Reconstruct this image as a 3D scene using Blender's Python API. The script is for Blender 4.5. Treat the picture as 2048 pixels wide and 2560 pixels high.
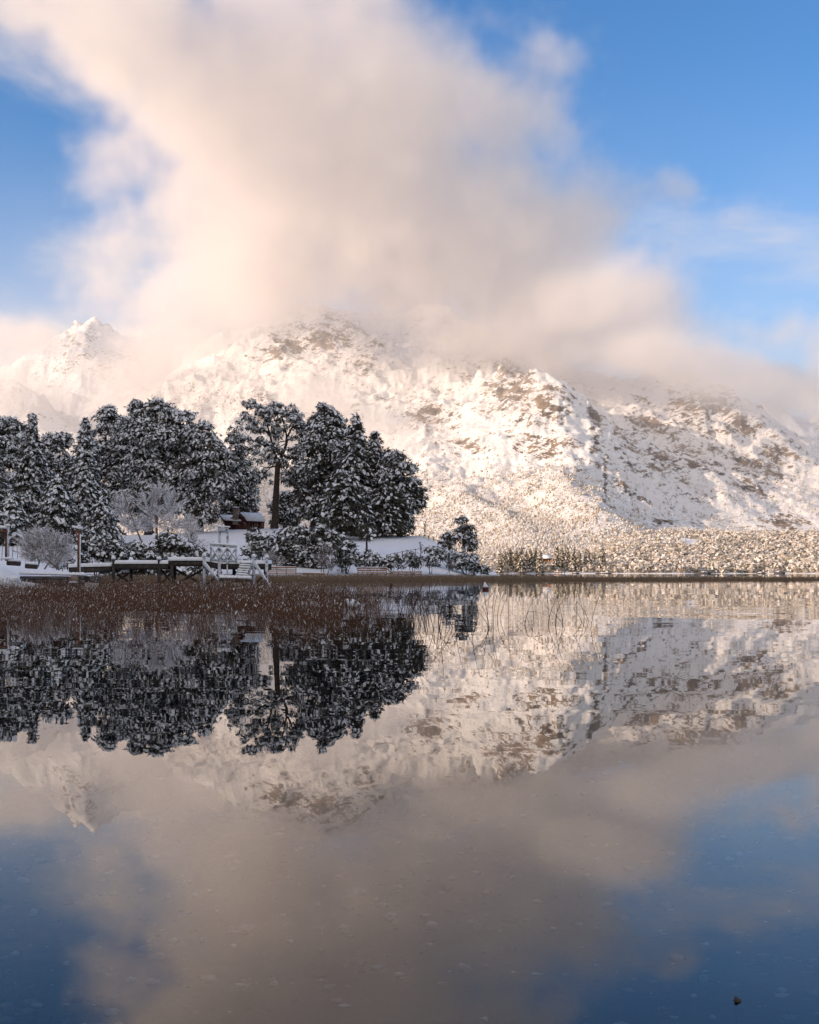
import bpy, math, random
import numpy as np

for o in list(bpy.data.objects):
    bpy.data.objects.remove(o)
SC = bpy.context.scene
COL = SC.collection
K, HZ, CX, CAMZ = 2987.0, 1430.0, 1024.0, 1.0      # focal length, horizon row, centre column (photo pixels), eye height (m)

# ---------------------------------------------------------------- camera
cam = bpy.data.cameras.new('camera')
co = bpy.data.objects.new('camera', cam)
COL.objects.link(co)
co.location = (0, 0, CAMZ)
co.rotation_euler = (math.radians(90), 0, 0)
cam.sensor_fit = 'HORIZONTAL'
cam.sensor_width = 36
cam.lens = 36 * K / 2048
cam.shift_y = (HZ - 1280) / 2048
cam.clip_start = 0.1
cam.clip_end = 60000
SC.camera = co

# ---------------------------------------------------------------- sky and sun
SUN_AZ, SUN_EL = math.radians(67), math.radians(16)   # light travels towards +x, a little away from the camera
world = bpy.data.worlds.new('World')
SC.world = world
world.use_nodes = True
nt = world.node_tree
bg = nt.nodes['Background']
sky = nt.nodes.new('ShaderNodeTexSky')
sky.sky_type = 'NISHITA'
sky.sun_disc = False
sky.sun_elevation = SUN_EL
sky.sun_rotation = math.pi + SUN_AZ
sky.air_density = 1.0
sky.dust_density = 0.0
sky.ozone_density = 4.0
hs = nt.nodes.new('ShaderNodeHueSaturation'); hs.inputs['Saturation'].default_value = 1.14; hs.inputs['Hue'].default_value = .503
nt.links.new(sky.outputs[0], hs.inputs['Color'])
# broken cloud added over the whole sky to make the fill light less blue
CLOUD_OFF = (3.0, 1.0, 0.0)
tcw = nt.nodes.new('ShaderNodeTexCoord'); sxyz = nt.nodes.new('ShaderNodeSeparateXYZ'); nt.links.new(tcw.outputs['Generated'], sxyz.inputs[0])
hz_ = nt.nodes.new('ShaderNodeMath'); hz_.operation = 'ADD'; hz_.inputs[1].default_value = .22; nt.links.new(sxyz.outputs[2], hz_.inputs[0])
dv_ = nt.nodes.new('ShaderNodeVectorMath'); dv_.operation = 'DIVIDE'; cmb = nt.nodes.new('ShaderNodeCombineXYZ')
for k_ in range(3): nt.links.new(hz_.outputs[0], cmb.inputs[k_])
nt.links.new(tcw.outputs['Generated'], dv_.inputs[0]); nt.links.new(cmb.outputs[0], dv_.inputs[1])
ad_ = nt.nodes.new('ShaderNodeVectorMath'); ad_.inputs[1].default_value = CLOUD_OFF; nt.links.new(dv_.outputs[0], ad_.inputs[0])
wn = nt.nodes.new('ShaderNodeTexNoise'); wn.inputs['Scale'].default_value = .8; wn.inputs['Detail'].default_value = 7; wn.inputs['Roughness'].default_value = .56; wn.inputs['Distortion'].default_value = .4
nt.links.new(ad_.outputs[0], wn.inputs['Vector'])
wr = nt.nodes.new('ShaderNodeMapRange'); wr.interpolation_type = 'SMOOTHSTEP'; wr.inputs['From Min'].default_value = .44; wr.inputs['From Max'].default_value = .60; wr.inputs['To Max'].default_value = .9
nt.links.new(wn.outputs['Fac'], wr.inputs[0])
wm_ = nt.nodes.new('ShaderNodeMix'); wm_.data_type = 'RGBA'; wm_.inputs['B'].default_value = (4.7, 4.25, 3.95, 1)
nt.links.new(wr.outputs[0], wm_.inputs['Factor']); nt.links.new(hs.outputs[0], wm_.inputs['A']); nt.links.new(wm_.outputs['Result'], bg.inputs[0])
bg.inputs[1].default_value = 0.10
sl = bpy.data.lights.new('sun', 'SUN')
sl.energy = 2.7
sl.angle = math.radians(0.6)
sl.color = (1.0, 0.76, 0.56)
so = bpy.data.objects.new('sun', sl)
COL.objects.link(so)
so.rotation_euler = (math.radians(90) - SUN_EL, 0, -SUN_AZ)
so.location = (-200, -60, 200)

SC.view_settings.view_transform = 'Standard'
SC.view_settings.look = 'None'
SC.view_settings.gamma = 1
SC.view_settings.use_curve_mapping = False
SC.view_settings.exposure = 1.02
SC.view_settings.use_white_balance = True        # camera balanced for open shade
SC.view_settings.white_balance_temperature = 6750
SC.view_settings.white_balance_tint = 12
SC.cycles.use_denoising = True
SC.cycles.volume_bounces = 10
SC.cycles.max_bounces = 12
SC.cycles.diffuse_bounces = 3
SC.cycles.use_adaptive_sampling = True
SC.cycles.adaptive_threshold = 0.02
SC.cycles.transparent_max_bounces = 12
SC.cycles.caustics_reflective = False
SC.cycles.caustics_refractive = False
SC.cycles.volume_step_rate = 2.0

# ---------------------------------------------------------------- helpers
def X(px, d): return d * (px - CX) / K
def Zp(py, d): return CAMZ + d * (HZ - py) / K

def hash2(ix, iy, seed):
    h = (ix.astype(np.int64) * 374761393 + iy.astype(np.int64) * 668265263 + seed * 974711) & 0xffffffff
    h = ((h ^ (h >> 13)) * 1274126177) & 0xffffffff
    return ((h ^ (h >> 16)) & 0xffff) / 65535.0

def vnoise(x, y, seed=0):
    ix = np.floor(x); iy = np.floor(y)
    fx = x - ix; fy = y - iy
    fx = fx * fx * fx * (fx * (fx * 6 - 15) + 10); fy = fy * fy * fy * (fy * (fy * 6 - 15) + 10)
    a = hash2(ix, iy, seed); b = hash2(ix + 1, iy, seed); c = hash2(ix, iy + 1, seed); d = hash2(ix + 1, iy + 1, seed)
    return (a + (b - a) * fx) * (1 - fy) + (c + (d - c) * fx) * fy

def fbm(x, y, octv=5, seed=0, gain=0.5, ridged=False):
    x = np.asarray(x, float); y = np.asarray(y, float)
    s = np.zeros(np.broadcast(x, y).shape); a = 1.0; t = 0
    for k in range(octv):
        n = vnoise(x + 17.3 * k, y - 9.1 * k, seed + k)
        if ridged: n = 1 - np.abs(2 * n - 1)
        s = s + a * n; t += a
        a *= gain; x, y = 1.9 * x + 0.6 * y, 1.9 * y - 0.6 * x
    return s / t

def smooth(a, b, x):
    t = np.clip((x - a) / (b - a), 0, 1)
    return t * t * (3 - 2 * t)

def unit(v):
    return v / np.maximum(np.linalg.norm(v, axis=-1, keepdims=True), 1e-9)

class B:
    """collects vertices and faces; build() links them as one mesh object"""
    def __init__(s): s.v = []; s.f = []; s.m = []; s.n = 0
    def add(s, V, F, m=0):
        V = np.asarray(V, float).reshape(-1, 3); F = np.asarray(F, int)
        s.v.append(V); s.f.append(F + s.n); s.m.append(np.full(len(F), m)); s.n += len(V)
    def box(s, c, size, rz=0, m=0, taper=1.0):
        sx, sy, sz = [a / 2 for a in size]
        P = np.array([(x * sx * (taper if z > 0 else 1), y * sy * (taper if z > 0 else 1), z * sz) for z in (-1, 1) for x, y in ((-1, -1), (1, -1), (1, 1), (-1, 1))])
        cr, sr = math.cos(rz), math.sin(rz)
        P = np.column_stack([P[:, 0] * cr - P[:, 1] * sr, P[:, 0] * sr + P[:, 1] * cr, P[:, 2]]) + np.array(c)
        s.add(P, [(3, 2, 1, 0), (4, 5, 6, 7), (0, 1, 5, 4), (1, 2, 6, 5), (2, 3, 7, 6), (3, 0, 4, 7)], m)
    def beam(s, p, q, w, h, m=0):
        """box-section timber from p to q"""
        p = np.array(p, float); q = np.array(q, float); d = unit(q - p)
        up = np.array((0, 0, 1.0)) if abs(d[2]) < .95 else np.array((0, 1.0, 0))
        a = unit(np.cross(d, up)) * w / 2; b = unit(np.cross(np.cross(d, up), d)) * h / 2
        s.add([p - a - b, p + a - b, p + a + b, p - a + b, q - a - b, q + a - b, q + a + b, q - a + b],
              [(3, 2, 1, 0), (4, 5, 6, 7), (0, 1, 5, 4), (1, 2, 6, 5), (2, 3, 7, 6), (3, 0, 4, 7)], m)
    def tube(s, pts, rad, n=7, m=0, jit=0, rng=None, sq=1.0):
        P = np.asarray(pts, float); k = len(P); R = np.broadcast_to(np.asarray(rad, float), (k,))
        T = unit(np.gradient(P, axis=0))
        ref = np.array((0.0, 1.0, 0.0)) if abs(T[:, 1]).max() < .9 else np.array((1.0, 0, 0))
        A = unit(np.cross(T, ref)); C = np.cross(T, A)
        an = np.arange(n) / n * 2 * math.pi
        r = R[:, None] * (1 + (jit * (rng.random((k, n)) * 2 - 1) if jit else 0))
        ring = P[:, None] + (np.cos(an)[None, :, None] * A[:, None] + sq * np.sin(an)[None, :, None] * C[:, None]) * r[..., None]
        V = np.vstack([ring.reshape(-1, 3), P[:1], P[-1:]])
        F = []
        for i in range(k - 1):
            for j in range(n):
                F.append((i * n + j, i * n + (j + 1) % n, (i + 1) * n + (j + 1) % n, (i + 1) * n + j))
        s.add(V, F, m)
        s.add(np.zeros((0, 3)), np.array([((j + 1) % n, j, k * n) for j in range(n)]) - len(V), m)
        s.add(np.zeros((0, 3)), np.array([((k - 1) * n + j, (k - 1) * n + (j + 1) % n, k * n + 1) for j in range(n)]) - len(V), m)
    def blob(s, c, r, rng, m=0, n=8, rings=5, jit=.16, flat=-.35):
        """lumpy rounded mass, cut flat underneath"""
        V = []; F = []
        for i in range(rings + 1):
            t = -math.pi / 2 + math.pi * i / rings
            for j in range(n):
                a = 2 * math.pi * (j + .5 * (i % 2)) / n; k = 1 + jit * (rng.random() * 2 - 1)
                V.append((c[0] + r[0] * math.cos(t) * math.cos(a) * k, c[1] + r[1] * math.cos(t) * math.sin(a) * k, c[2] + r[2] * max(math.sin(t), flat) * k))
        for i in range(rings):
            for j in range(n):
                F.append((i * n + j, i * n + (j + 1) % n, (i + 1) * n + (j + 1) % n, (i + 1) * n + j))
        s.add(V, F, m)
    def build(s, name, mats, parent=None, smooth_=False):
        V = np.vstack(s.v) if s.v else np.zeros((0, 3))
        me = bpy.data.meshes.new(name)
        me.vertices.add(len(V)); me.vertices.foreach_set('co', V.astype(np.float32).ravel())
        F = [f for f in s.f if len(f)]; M = [m for f, m in zip(s.f, s.m) if len(f)]
        tot = np.concatenate([np.full(len(f), f.shape[1]) for f in F]); st = np.concatenate([[0], np.cumsum(tot)[:-1]])
        idx = np.concatenate([f.ravel() for f in F])
        me.loops.add(len(idx)); me.loops.foreach_set('vertex_index', idx.astype(np.int32))
        me.polygons.add(len(tot)); me.polygons.foreach_set('loop_start', st.astype(np.int32)); me.polygons.foreach_set('loop_total', tot.astype(np.int32))
        me.polygons.foreach_set('material_index', np.concatenate(M).astype(np.int32))
        if smooth_: me.polygons.foreach_set('use_smooth', np.ones(len(tot), bool))
        me.update(calc_edges=True)
        for m in (mats if isinstance(mats, (list, tuple)) else [mats]): me.materials.append(m)
        o = bpy.data.objects.new(name, me); COL.objects.link(o)
        if parent: o.parent = parent
        return o

def tag(o, label=None, cat=None, group=None, kind=None):
    for k, v in (('label', label), ('category', cat), ('group', group), ('kind', kind)):
        if v: o[k] = v
    return o

def thing(name, label, cat, loc=(0, 0, 0), group=None):
    o = bpy.data.objects.new(name, None); COL.objects.link(o); o.location = loc
    o.empty_display_size = .2
    return tag(o, label, cat, group)

def rel(o):
    """parts are modelled in world metres around a thing whose Empty stands at its base"""
    for c in o.children:
        c.location = tuple(-a for a in o.location)

# ---------------------------------------------------------------- materials
def mat(name, color, rough=.8, noise=None, bump=None, spec=.3):
    m = bpy.data.materials.new(name); m.use_nodes = True
    n = m.node_tree.nodes; l = m.node_tree.links; p = n['Principled BSDF']
    p.inputs['Roughness'].default_value = rough
    p.inputs['Specular IOR Level'].default_value = spec
    p.inputs['Base Color'].default_value = (*color, 1)
    tc = n.new('ShaderNodeTexCoord')
    if noise:
        c2, scale, lo, hi = noise
        t = n.new('ShaderNodeTexNoise'); t.inputs['Scale'].default_value = scale; t.inputs['Detail'].default_value = 5
        l.new(tc.outputs['Object'], t.inputs['Vector'])
        r = n.new('ShaderNodeValToRGB')
        r.color_ramp.elements[0].position = lo; r.color_ramp.elements[1].position = hi
        r.color_ramp.elements[0].color = (*color, 1); r.color_ramp.elements[1].color = (*c2, 1)
        l.new(t.outputs['Fac'], r.inputs[0]); l.new(r.outputs[0], p.inputs['Base Color'])
    if bump:
        t = n.new('ShaderNodeTexNoise'); t.inputs['Scale'].default_value = bump[0]; t.inputs['Detail'].default_value = 6
        l.new(tc.outputs['Object'], t.inputs['Vector'])
        b = n.new('ShaderNodeBump'); b.inputs['Strength'].default_value = bump[1]; b.inputs['Distance'].default_value = bump[2]
        l.new(t.outputs['Fac'], b.inputs['Height']); l.new(b.outputs[0], p.inputs['Normal'])
    return m

M = {}
M['snow'] = mat('snow', (.84, .85, .87), .75, ((.78, .80, .84), 1.5, .35, .7), (6, .5, .05))
M['snow_ground'] = mat('snow_ground', (.84, .85, .87), .8, ((.80, .81, .84), .4, .3, .7), (.8, .6, .25))
M['frost'] = mat('frost', (.82, .81, .83), .8, ((.56, .51, .50), 3.0, .45, .65))
M['leaf'] = mat('leaf', (.045, .040, .028), .7, ((.095, .080, .055), 1.2, .4, .7))
M['leaf_grey'] = mat('leaf_grey', (.045, .05, .045), .7, ((.09, .085, .07), 1.2, .4, .7))
M['bark'] = mat('bark', (.045, .032, .026), .9, ((.09, .065, .05), 4, .4, .65), (10, .6, .05))
M['twig'] = mat('twig', (.12, .085, .075), .9, ((.2, .15, .13), 4, .4, .65))
M['wood_dark'] = mat('wood_dark', (.035, .03, .028), .9, ((.08, .065, .055), 5, .4, .65), (14, .6, .02))
M['wood_red'] = mat('wood_red', (.12, .045, .028), .8, ((.2, .085, .05), 6, .35, .65), (20, .4, .01))
M['wood_orange'] = mat('wood_orange', (.30, .12, .05), .75, ((.42, .19, .09), 4, .35, .65), (14, .4, .01))
M['wood_frost'] = mat('wood_frost', (.55, .58, .64), .85, ((.13, .11, .11), 3.5, .52, .62), (9, .6, .03))
M['cabin_red'] = mat('cabin_red', (.05, .014, .012), .75, ((.085, .024, .019), 2, .35, .65))
M['stone'] = mat('stone', (.16, .12, .10), .9, ((.34, .26, .20), 2.2, .35, .65), (3, .8, .1))
M['rock_dark'] = mat('rock_dark', (.05, .05, .055), .9, ((.13, .12, .12), 2.2, .4, .65), (3, .8, .1))
M['glass'] = mat('glass', (.02, .022, .025), .1, spec=.6)
M['trim'] = mat('trim', (.5, .42, .36), .7)
M['reed'] = mat('reed', (.050, .022, .014), .7, ((.19, .092, .052), 28, .38, .66))
M['reed_tan'] = mat('reed_tan', (.13, .085, .052), .7, ((.32, .23, .15), 9, .35, .68))
M['reed_thin'] = mat('reed_thin', (.035, .018, .012), .7)
M['metal'] = mat('metal', (.05, .055, .06), .4)
M['buoy_white'] = mat('buoy_white', (.75, .75, .75), .5)
M['buoy_red'] = mat('buoy_red', (.11, .028, .022), .6)
M['forest_snow'] = mat('forest_snow', (.78, .76, .73), .85, ((.58, .52, .45), .35, .35, .65))
M['forest_brown'] = mat('forest_brown', (.30, .235, .165), .9, ((.55, .47, .37), .25, .35, .65))
M['pine_far'] = mat('pine_far', (.07, .058, .026), .9, ((.17, .13, .06), .35, .35, .65))

def rnd(seed): return np.random.default_rng(seed)

# ================================================================ SETTING
# ---- mountains: ridges given by bearing, elevation and distance, eroded with ridged noise
def ridge(pts): return np.array([(X(a, d), d, Zp(b, d)) for a, b, d in pts])
RIDGES = [
 (ridge([(-300, 990, 5200), (-60, 960, 5200), (45, 925, 5200), (110, 885, 5300), (150, 850, 5450), (180, 812, 5500), (200, 826, 5500), (224, 802, 5500), (256, 842, 5550), (300, 856, 5600), (356, 828, 5700), (420, 850, 5700), (500, 840, 5600), (594, 815, 5500), (665, 802, 5500), (760, 840, 5400)]), 1.1),
 (ridge([(210, 812, 5500), (250, 900, 5100), (290, 1000, 4600), (330, 1090, 4000), (350, 1200, 3200), (350, 1330, 2300)]), .72),
 (ridge([(640, 880, 4650), (680, 840, 4700), (706, 818, 4750), (760, 777, 4800), (801, 765, 4800), (867, 777, 4850), (926, 798, 4900), (1003, 771, 5000), (1090, 755, 5000), (1190, 830, 4800), (1300, 870, 4600), (1419, 905, 4400), (1470, 960, 4150), (1600, 950, 4100), (1720, 930, 4150), (1800, 985, 4150), (1870, 1035, 4150), (1923, 1091, 4100), (1972, 1128, 4050), (2048, 1164, 4000), (2300, 1260, 3900)]), .56),
 (ridge([(790, 770, 4800), (770, 860, 4500), (700, 920, 4200), (610, 1010, 3800), (520, 1100, 3300), (470, 1200, 2800), (430, 1330, 2200)]), .62),
 (ridge([(870, 780, 4850), (900, 880, 4500), (930, 960, 4200), (960, 1060, 3800)]), .8),
 (ridge([(1040, 765, 5000), (1050, 880, 4400), (1040, 1000, 3900), (1050, 1110, 3300), (1130, 1195, 2700), (1240, 1280, 2200), (1300, 1350, 1850)]), .55),
 (ridge([(1190, 830, 4800), (1220, 885, 4200), (1275, 915, 3800), (1340, 945, 3450), (1385, 1020, 3050), (1410, 1110, 2750), (1435, 1200, 2400), (1460, 1300, 2050)]), .66),
 (ridge([(1590, 960, 4100), (1600, 1080, 3700), (1620, 1190, 3250), (1660, 1280, 2700), (1680, 1340, 2200)]), .36),
 (ridge([(1700, 1080, 5600), (1850, 1015, 5600), (2048, 1025, 5600), (2400, 990, 5600)]), .9),
 (ridge([(-500, 850, 4200), (-100, 905, 4000), (10, 930, 3900), (60, 958, 3800), (130, 1003, 3700), (200, 1062, 3500)]), .8),
]
def mountain_h(x, y):
    # warp, so that spurs and gullies wander
    wx = x + 150 * (fbm(x / 520, y / 520, 3, 5) - .5) + 46 * (fbm(x / 130, y / 130, 3, 6) - .5)
    wy = y + 150 * (fbm(x / 520 + 40, y / 520, 3, 7) - .5) + 46 * (fbm(x / 130 + 9, y / 130, 3, 8) - .5)
    h = np.full(x.shape, -1e9)
    for P, sl_ in RIDGES:
        best = np.full(x.shape, -1e9)
        for a, b in zip(P[:-1], P[1:]):
            d = b[:2] - a[:2]; t = np.clip(((wx - a[0]) * d[0] + (wy - a[1]) * d[1]) / (d @ d), 0, 1)
            r = np.hypot(wx - a[0] - t * d[0], wy - a[1] - t * d[1])
            best = np.maximum(best, a[2] + t * (b[2] - a[2]) - sl_ * (r ** 2 / (r + 25)))
        k = 26.0
        h = np.where(h < -1e8, best, np.maximum(h, best) + k * np.log1p(np.exp(-np.abs(h - best) / k)))
    base = 4 + .045 * np.maximum(y - 1100, 0) + 24 * fbm(x / 400, y / 400, 4, 21) * smooth(1100, 2000, y)
    k = 22.0
    h = np.maximum(h, base) + k * np.log1p(np.exp(-np.abs(h - base) / k)) - 15
    hi = smooth(20, 420, h)
    h = h + hi * (160 * (fbm(x / 330, y / 330, 6, 31, .55, True) - .62)) + smooth(20, 250, h) * (16 * (fbm(x / 75, y / 75, 5, 41, .6, True) - .62) + 24 * (fbm(wx / 62, wy / 230, 5, 43, .58, True) - .62) + 6 * (fbm(x / 24, y / 24, 3, 45, .6, True) - .6))
    return h

NB, ND = 820, 430
bear = np.linspace(-.50, .52, NB)
dist = 1250 * (6600 / 1250) ** np.linspace(0, 1, ND)
BB, DD = np.meshgrid(bear, dist)
MX, MY = BB * DD, DD
MZ = mountain_h(MX, MY)
# ledges on the rock faces: the strata step across the slope
strat = (MZ * .9 + MX * .35 + 40 * fbm(MX / 160, MY / 160, 4, 51)) / 34
stepf = strat - np.floor(strat)
led = (smooth(.25, .75, stepf) - stepf)
MPX, MPY = CX + K * BB, HZ - K * (MZ - CAMZ) / DD
def spot(px, py, rx, ry): return np.exp(-((MPX - px) / rx) ** 2 - ((MPY - py) / ry) ** 2)
rock = np.zeros_like(MX)
for a in [(715, 870, 70, 55, 1), (820, 840, 110, 90, .8), (900, 900, 60, 70, .7), (640, 1010, 60, 60, .6), (1060, 1040, 80, 55, 1), (1170, 930, 60, 60, .6), (1270, 970, 90, 65, 1.1), (1380, 1020, 60, 90, .9), (1150, 1110, 70, 25, .8), (1330, 1110, 90, 40, .9),
          (1610, 1060, 110, 60, .9), (1760, 1010, 120, 60, 1.15), (1840, 1060, 70, 40, 1), (1560, 1120, 60, 60, .7), (1700, 1160, 220, 70, .78), (1900, 1190, 140, 70, .9), (1950, 1130, 60, 60, .9), (1650, 1250, 170, 50, .62), (1660, 1305, 60, 16, 1.3), (1740, 1312, 50, 14, 1.0), (1960, 1305, 110, 24, 1.5), (1490, 1090, 18, 60, 1), (1513, 1210, 8, 70, 1.1), (190, 860, 60, 50, .75), (280, 905, 25, 30, .9), (2040, 1060, 60, 40, .6), (1190, 1215, 50, 20, .5)]:
    rock = np.maximum(rock, a[4] * spot(*a[:4]))
rock = np.clip(rock, 0, 1.4)
MZ = MZ + 13 * led * np.clip(rock + .15, 0, 1) * smooth(40, 160, MZ)
forest = smooth(1120, 1230, MPY + 60 * (fbm(MX / 150, MY / 150, 4, 61) - .5)) * (1 - np.clip(rock * 1.2, 0, 1))
forest *= 1 - .55 * smooth(1430, 1560, MPX) * smooth(1330, 1270, MPY)
forest = np.maximum(forest, .8 * np.exp(-((MPX - 480) / 200) ** 2 - ((MPY - 990) / 60) ** 2))
b_ = B()
ii = np.arange(NB * ND).reshape(ND, NB)
b_.add(np.column_stack([MX.ravel(), MY.ravel(), MZ.ravel()]), np.column_stack([ii[:-1, :-1].ravel(), ii[:-1, 1:].ravel(), ii[1:, 1:].ravel(), ii[1:, :-1].ravel()]))

def mountain_material():
    m = bpy.data.materials.new('mountain_snow_and_rock'); m.use_nodes = True
    N = m.node_tree.nodes; L = m.node_tree.links; p = N['Principled BSDF']; p.inputs['Roughness'].default_value = .85; p.inputs['Specular IOR Level'].default_value = .15
    tc = N.new('ShaderNodeTexCoord'); geo = N.new('ShaderNodeNewGeometry')
    def attr(n):
        a = N.new('ShaderNodeAttribute'); a.attribute_name = n; return a.outputs['Fac']
    def math_(op, a, b=None, c=None, clamp=False):
        n = N.new('ShaderNodeMath'); n.operation = op; n.use_clamp = clamp
        for i, v in enumerate((a, b, c)):
            if v is None: continue
            if isinstance(v, (int, float)): n.inputs[i].default_value = v
            else: L.new(v, n.inputs[i])
        return n.outputs[0]
    def noise(scale, rot, sc, detail=6, rough=.6):
        m0 = N.new('ShaderNodeMapping'); m0.inputs['Rotation'].default_value = rot; L.new(tc.outputs['Object'], m0.inputs[0])
        mp = N.new('ShaderNodeMapping'); mp.inputs['Scale'].default_value = sc
        L.new(m0.outputs[0], mp.inputs[0])
        t = N.new('ShaderNodeTexNoise'); t.inputs['Scale'].default_value = scale; t.inputs['Detail'].default_value = detail; t.inputs['Roughness'].default_value = rough
        L.new(mp.outputs[0], t.inputs[0]); return t.outputs['Fac']
    # rock shows in slanting ledges
    n1 = noise(.010, (0, math.radians(-24), 0), (1, .7, 3.4), 9, .66)
    n2 = noise(.034, (0, math.radians(26), 0), (1, .8, 2.8), 8, .68)
    n3 = noise(.004, (0, 0, 0), (1, 1, 1), 4, .5)
    sep = N.new('ShaderNodeSeparateXYZ'); L.new(geo.outputs['Normal'], sep.inputs[0])
    steep = math_('SUBTRACT', 1.0, sep.outputs[2])
    n4 = noise(.10, (0, math.radians(-28), 0), (1, .8, 2.4), 6, .7)
    v = math_('ADD', math_('ADD', math_('MULTIPLY', n1, .48), math_('MULTIPLY', n2, .48)), math_('MULTIPLY', n4, .42))
    v = math_('ADD', v, math_('MULTIPLY', attr('rock'), .135))
    v = math_('ADD', v, math_('MULTIPLY', steep, .22))
    v = math_('ADD', v, math_('MULTIPLY', n3, .12))
    rk = math_('MULTIPLY', math_('SUBTRACT', v, .885), 16.0, clamp=True)
    # wooded slopes: snow-dusted brush
    f1 = noise(.075, (0, 0, 0), (1, 1, 1.2), 6, .75)
    fo = math_('MULTIPLY', math_('MULTIPLY', math_('SUBTRACT', f1, .40), 4.0, clamp=True), math_('MULTIPLY', attr('forest'), .75), clamp=True)
    c1 = N.new('ShaderNodeMix'); c1.data_type = 'RGBA'; c1.inputs['A'].default_value = (.86, .86, .87, 1); c1.inputs['B'].default_value = (.46, .39, .31, 1)
    L.new(fo, c1.inputs['Factor'])
    rc = N.new('ShaderNodeValToRGB'); rc.color_ramp.elements[0].position = .35; rc.color_ramp.elements[1].position = .68
    rc.color_ramp.elements[0].color = (.07, .062, .060, 1); rc.color_ramp.elements[1].color = (.36, .27, .20, 1)
    L.new(noise(.02, (0, .4, 0), (1, 1, 1.6), 7, .6), rc.inputs[0])
    c2 = N.new('ShaderNodeMix'); c2.data_type = 'RGBA'
    L.new(rk, c2.inputs['Factor']); L.new(c1.outputs['Result'], c2.inputs['A']); L.new(rc.outputs[0], c2.inputs['B'])
    L.new(c2.outputs['Result'], p.inputs['Base Color'])
    bp = N.new('ShaderNodeBump'); bp.inputs['Strength'].default_value = .9; bp.inputs['Distance'].default_value = 9
    hh = math_('ADD', math_('MULTIPLY', n2, .9), math_('MULTIPLY', f1, .35))
    L.new(hh, bp.inputs['Height']); L.new(bp.outputs[0], p.inputs['Normal'])
    return m
mount = tag(b_.build('mountains', mountain_material(), smooth_=True), kind='structure')
for nm, arr in (('rock', rock), ('forest', forest)):
    a = mount.data.attributes.new(nm, 'FLOAT', 'POINT'); a.data.foreach_set('value', arr.astype(np.float32).ravel())

# ---- unseen hill added left of the frame to keep the near shore in shade
hx, hy = np.meshgrid(np.linspace(-1500, -170, 90), np.linspace(-1500, 640, 110))
def side_h(x, y):
    best = np.full(x.shape, -1e9)
    P = [(-900, -1300, 380), (-760, -500, 400), (-640, -60, 345), (-640, 190, 300)]
    for a, b in zip(P[:-1], P[1:]):
        a = np.array(a, float); b = np.array(b, float); d = b[:2] - a[:2]
        t = np.clip(((x - a[0]) * d[0] + (y - a[1]) * d[1]) / (d @ d), 0, 1)
        best = np.maximum(best, a[2] + t * (b[2] - a[2]) - .88 * np.hypot(x - a[0] - t * d[0], y - a[1] - t * d[1]))
    return np.maximum(best, -4) + smooth(-4, 80, best) * 30 * (fbm(x / 120, y / 120, 5, 71) - .5)
b_ = B(); ii = np.arange(hx.size).reshape(hx.shape)
b_.add(np.column_stack([hx.ravel(), hy.ravel(), side_h(hx, hy).ravel()]), np.column_stack([ii[:-1, :-1].ravel(), ii[:-1, 1:].ravel(), ii[1:, 1:].ravel(), ii[1:, :-1].ravel()]))
tag(b_.build('shade_hill', M['forest_snow'], smooth_=True), kind='structure')

# ---- far shore and its low hill
FPX = [-900, 900, 1180, 1400, 1460, 1501, 1540, 1595, 1650, 1732, 2048, 2600]
FPY = [1392, 1392, 1390, 1386, 1377, 1362, 1346, 1333, 1331, 1334, 1335, 1340]
def far_h(x, y):
    px = CX + K * x / y
    zc = Zp(np.interp(px, FPX, FPY), 1000.0) - 3.5
    s0 = 742 + 26 * (fbm(px / 130, px * 0, 4, 81) - .5)
    s = (y - s0) / (1000 - s0)
    h = -1.2 + (zc + 1.2) * np.where(s < 1, smooth(-.06, 1, s) ** .85, 1 - .35 * smooth(1, 2.2, s))
    return h + smooth(.05, .3, s) * 3.0 * (fbm(x / 45, y / 45, 5, 83) - .5)
b_ = B(); nb, nd = 420, 90
fb = np.linspace(-.40, .50, nb); fd = np.linspace(715, 1420, nd)
FB, FD = np.meshgrid(fb, fd); ii = np.arange(nb * nd).reshape(nd, nb)
b_.add(np.column_stack([(FB * FD).ravel(), FD.ravel(), far_h(FB * FD, FD).ravel()]), np.column_stack([ii[:-1, :-1].ravel(), ii[:-1, 1:].ravel(), ii[1:, 1:].ravel(), ii[1:, :-1].ravel()]))
tag(b_.build('far_shore', M['snow_ground'], smooth_=True), kind='structure')

# ---- the wooded point with the cabin
PPX = [-900, 0, 420, 560, 700, 860, 1000, 1050, 1100, 1133, 1165, 1200, 1240, 1300, 2600]
PPY = [1338, 1338, 1336, 1325, 1320, 1330, 1339, 1340, 1357, 1376, 1400, 1424, 1436, 1450, 1450]
PYC = [230, 230, 235, 250, 250, 240, 232, 230, 215, 200, 192, 184, 178, 176, 176]
PYS = [105, 128, 137, 143, 150, 153, 152, 153, 156, 160, 162, 164, 166, 170, 170]
def pen_h(x, y):
    x = np.asarray(x, float); y = np.asarray(y, float)
    px = CX + K * x / y
    yc = np.interp(px, PPX, PYC); ys = np.interp(px, PPX, PYS) + 5 * (fbm(px / 60, px * 0, 3, 91) - .5)
    zc = Zp(np.interp(px, PPX, PPY), yc)
    zc = np.where(px > 1240, zc - (px - 1240) * .02, zc)
    s = (y - ys) / (yc - ys)
    h = -.7 + (zc + .7) * np.where(s < 1, np.sqrt(np.clip(smooth(-.12, 1.0, s), 0, 1)) * .35 + .65 * np.clip(s, 0, 1), 1 - .6 * smooth(1.1, 2.6, s))
    return h + smooth(.02, .2, s) * .7 * (fbm(x / 9, y / 9, 4, 93) - .5)
b_ = B(); nb, nd = 420, 170
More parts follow.
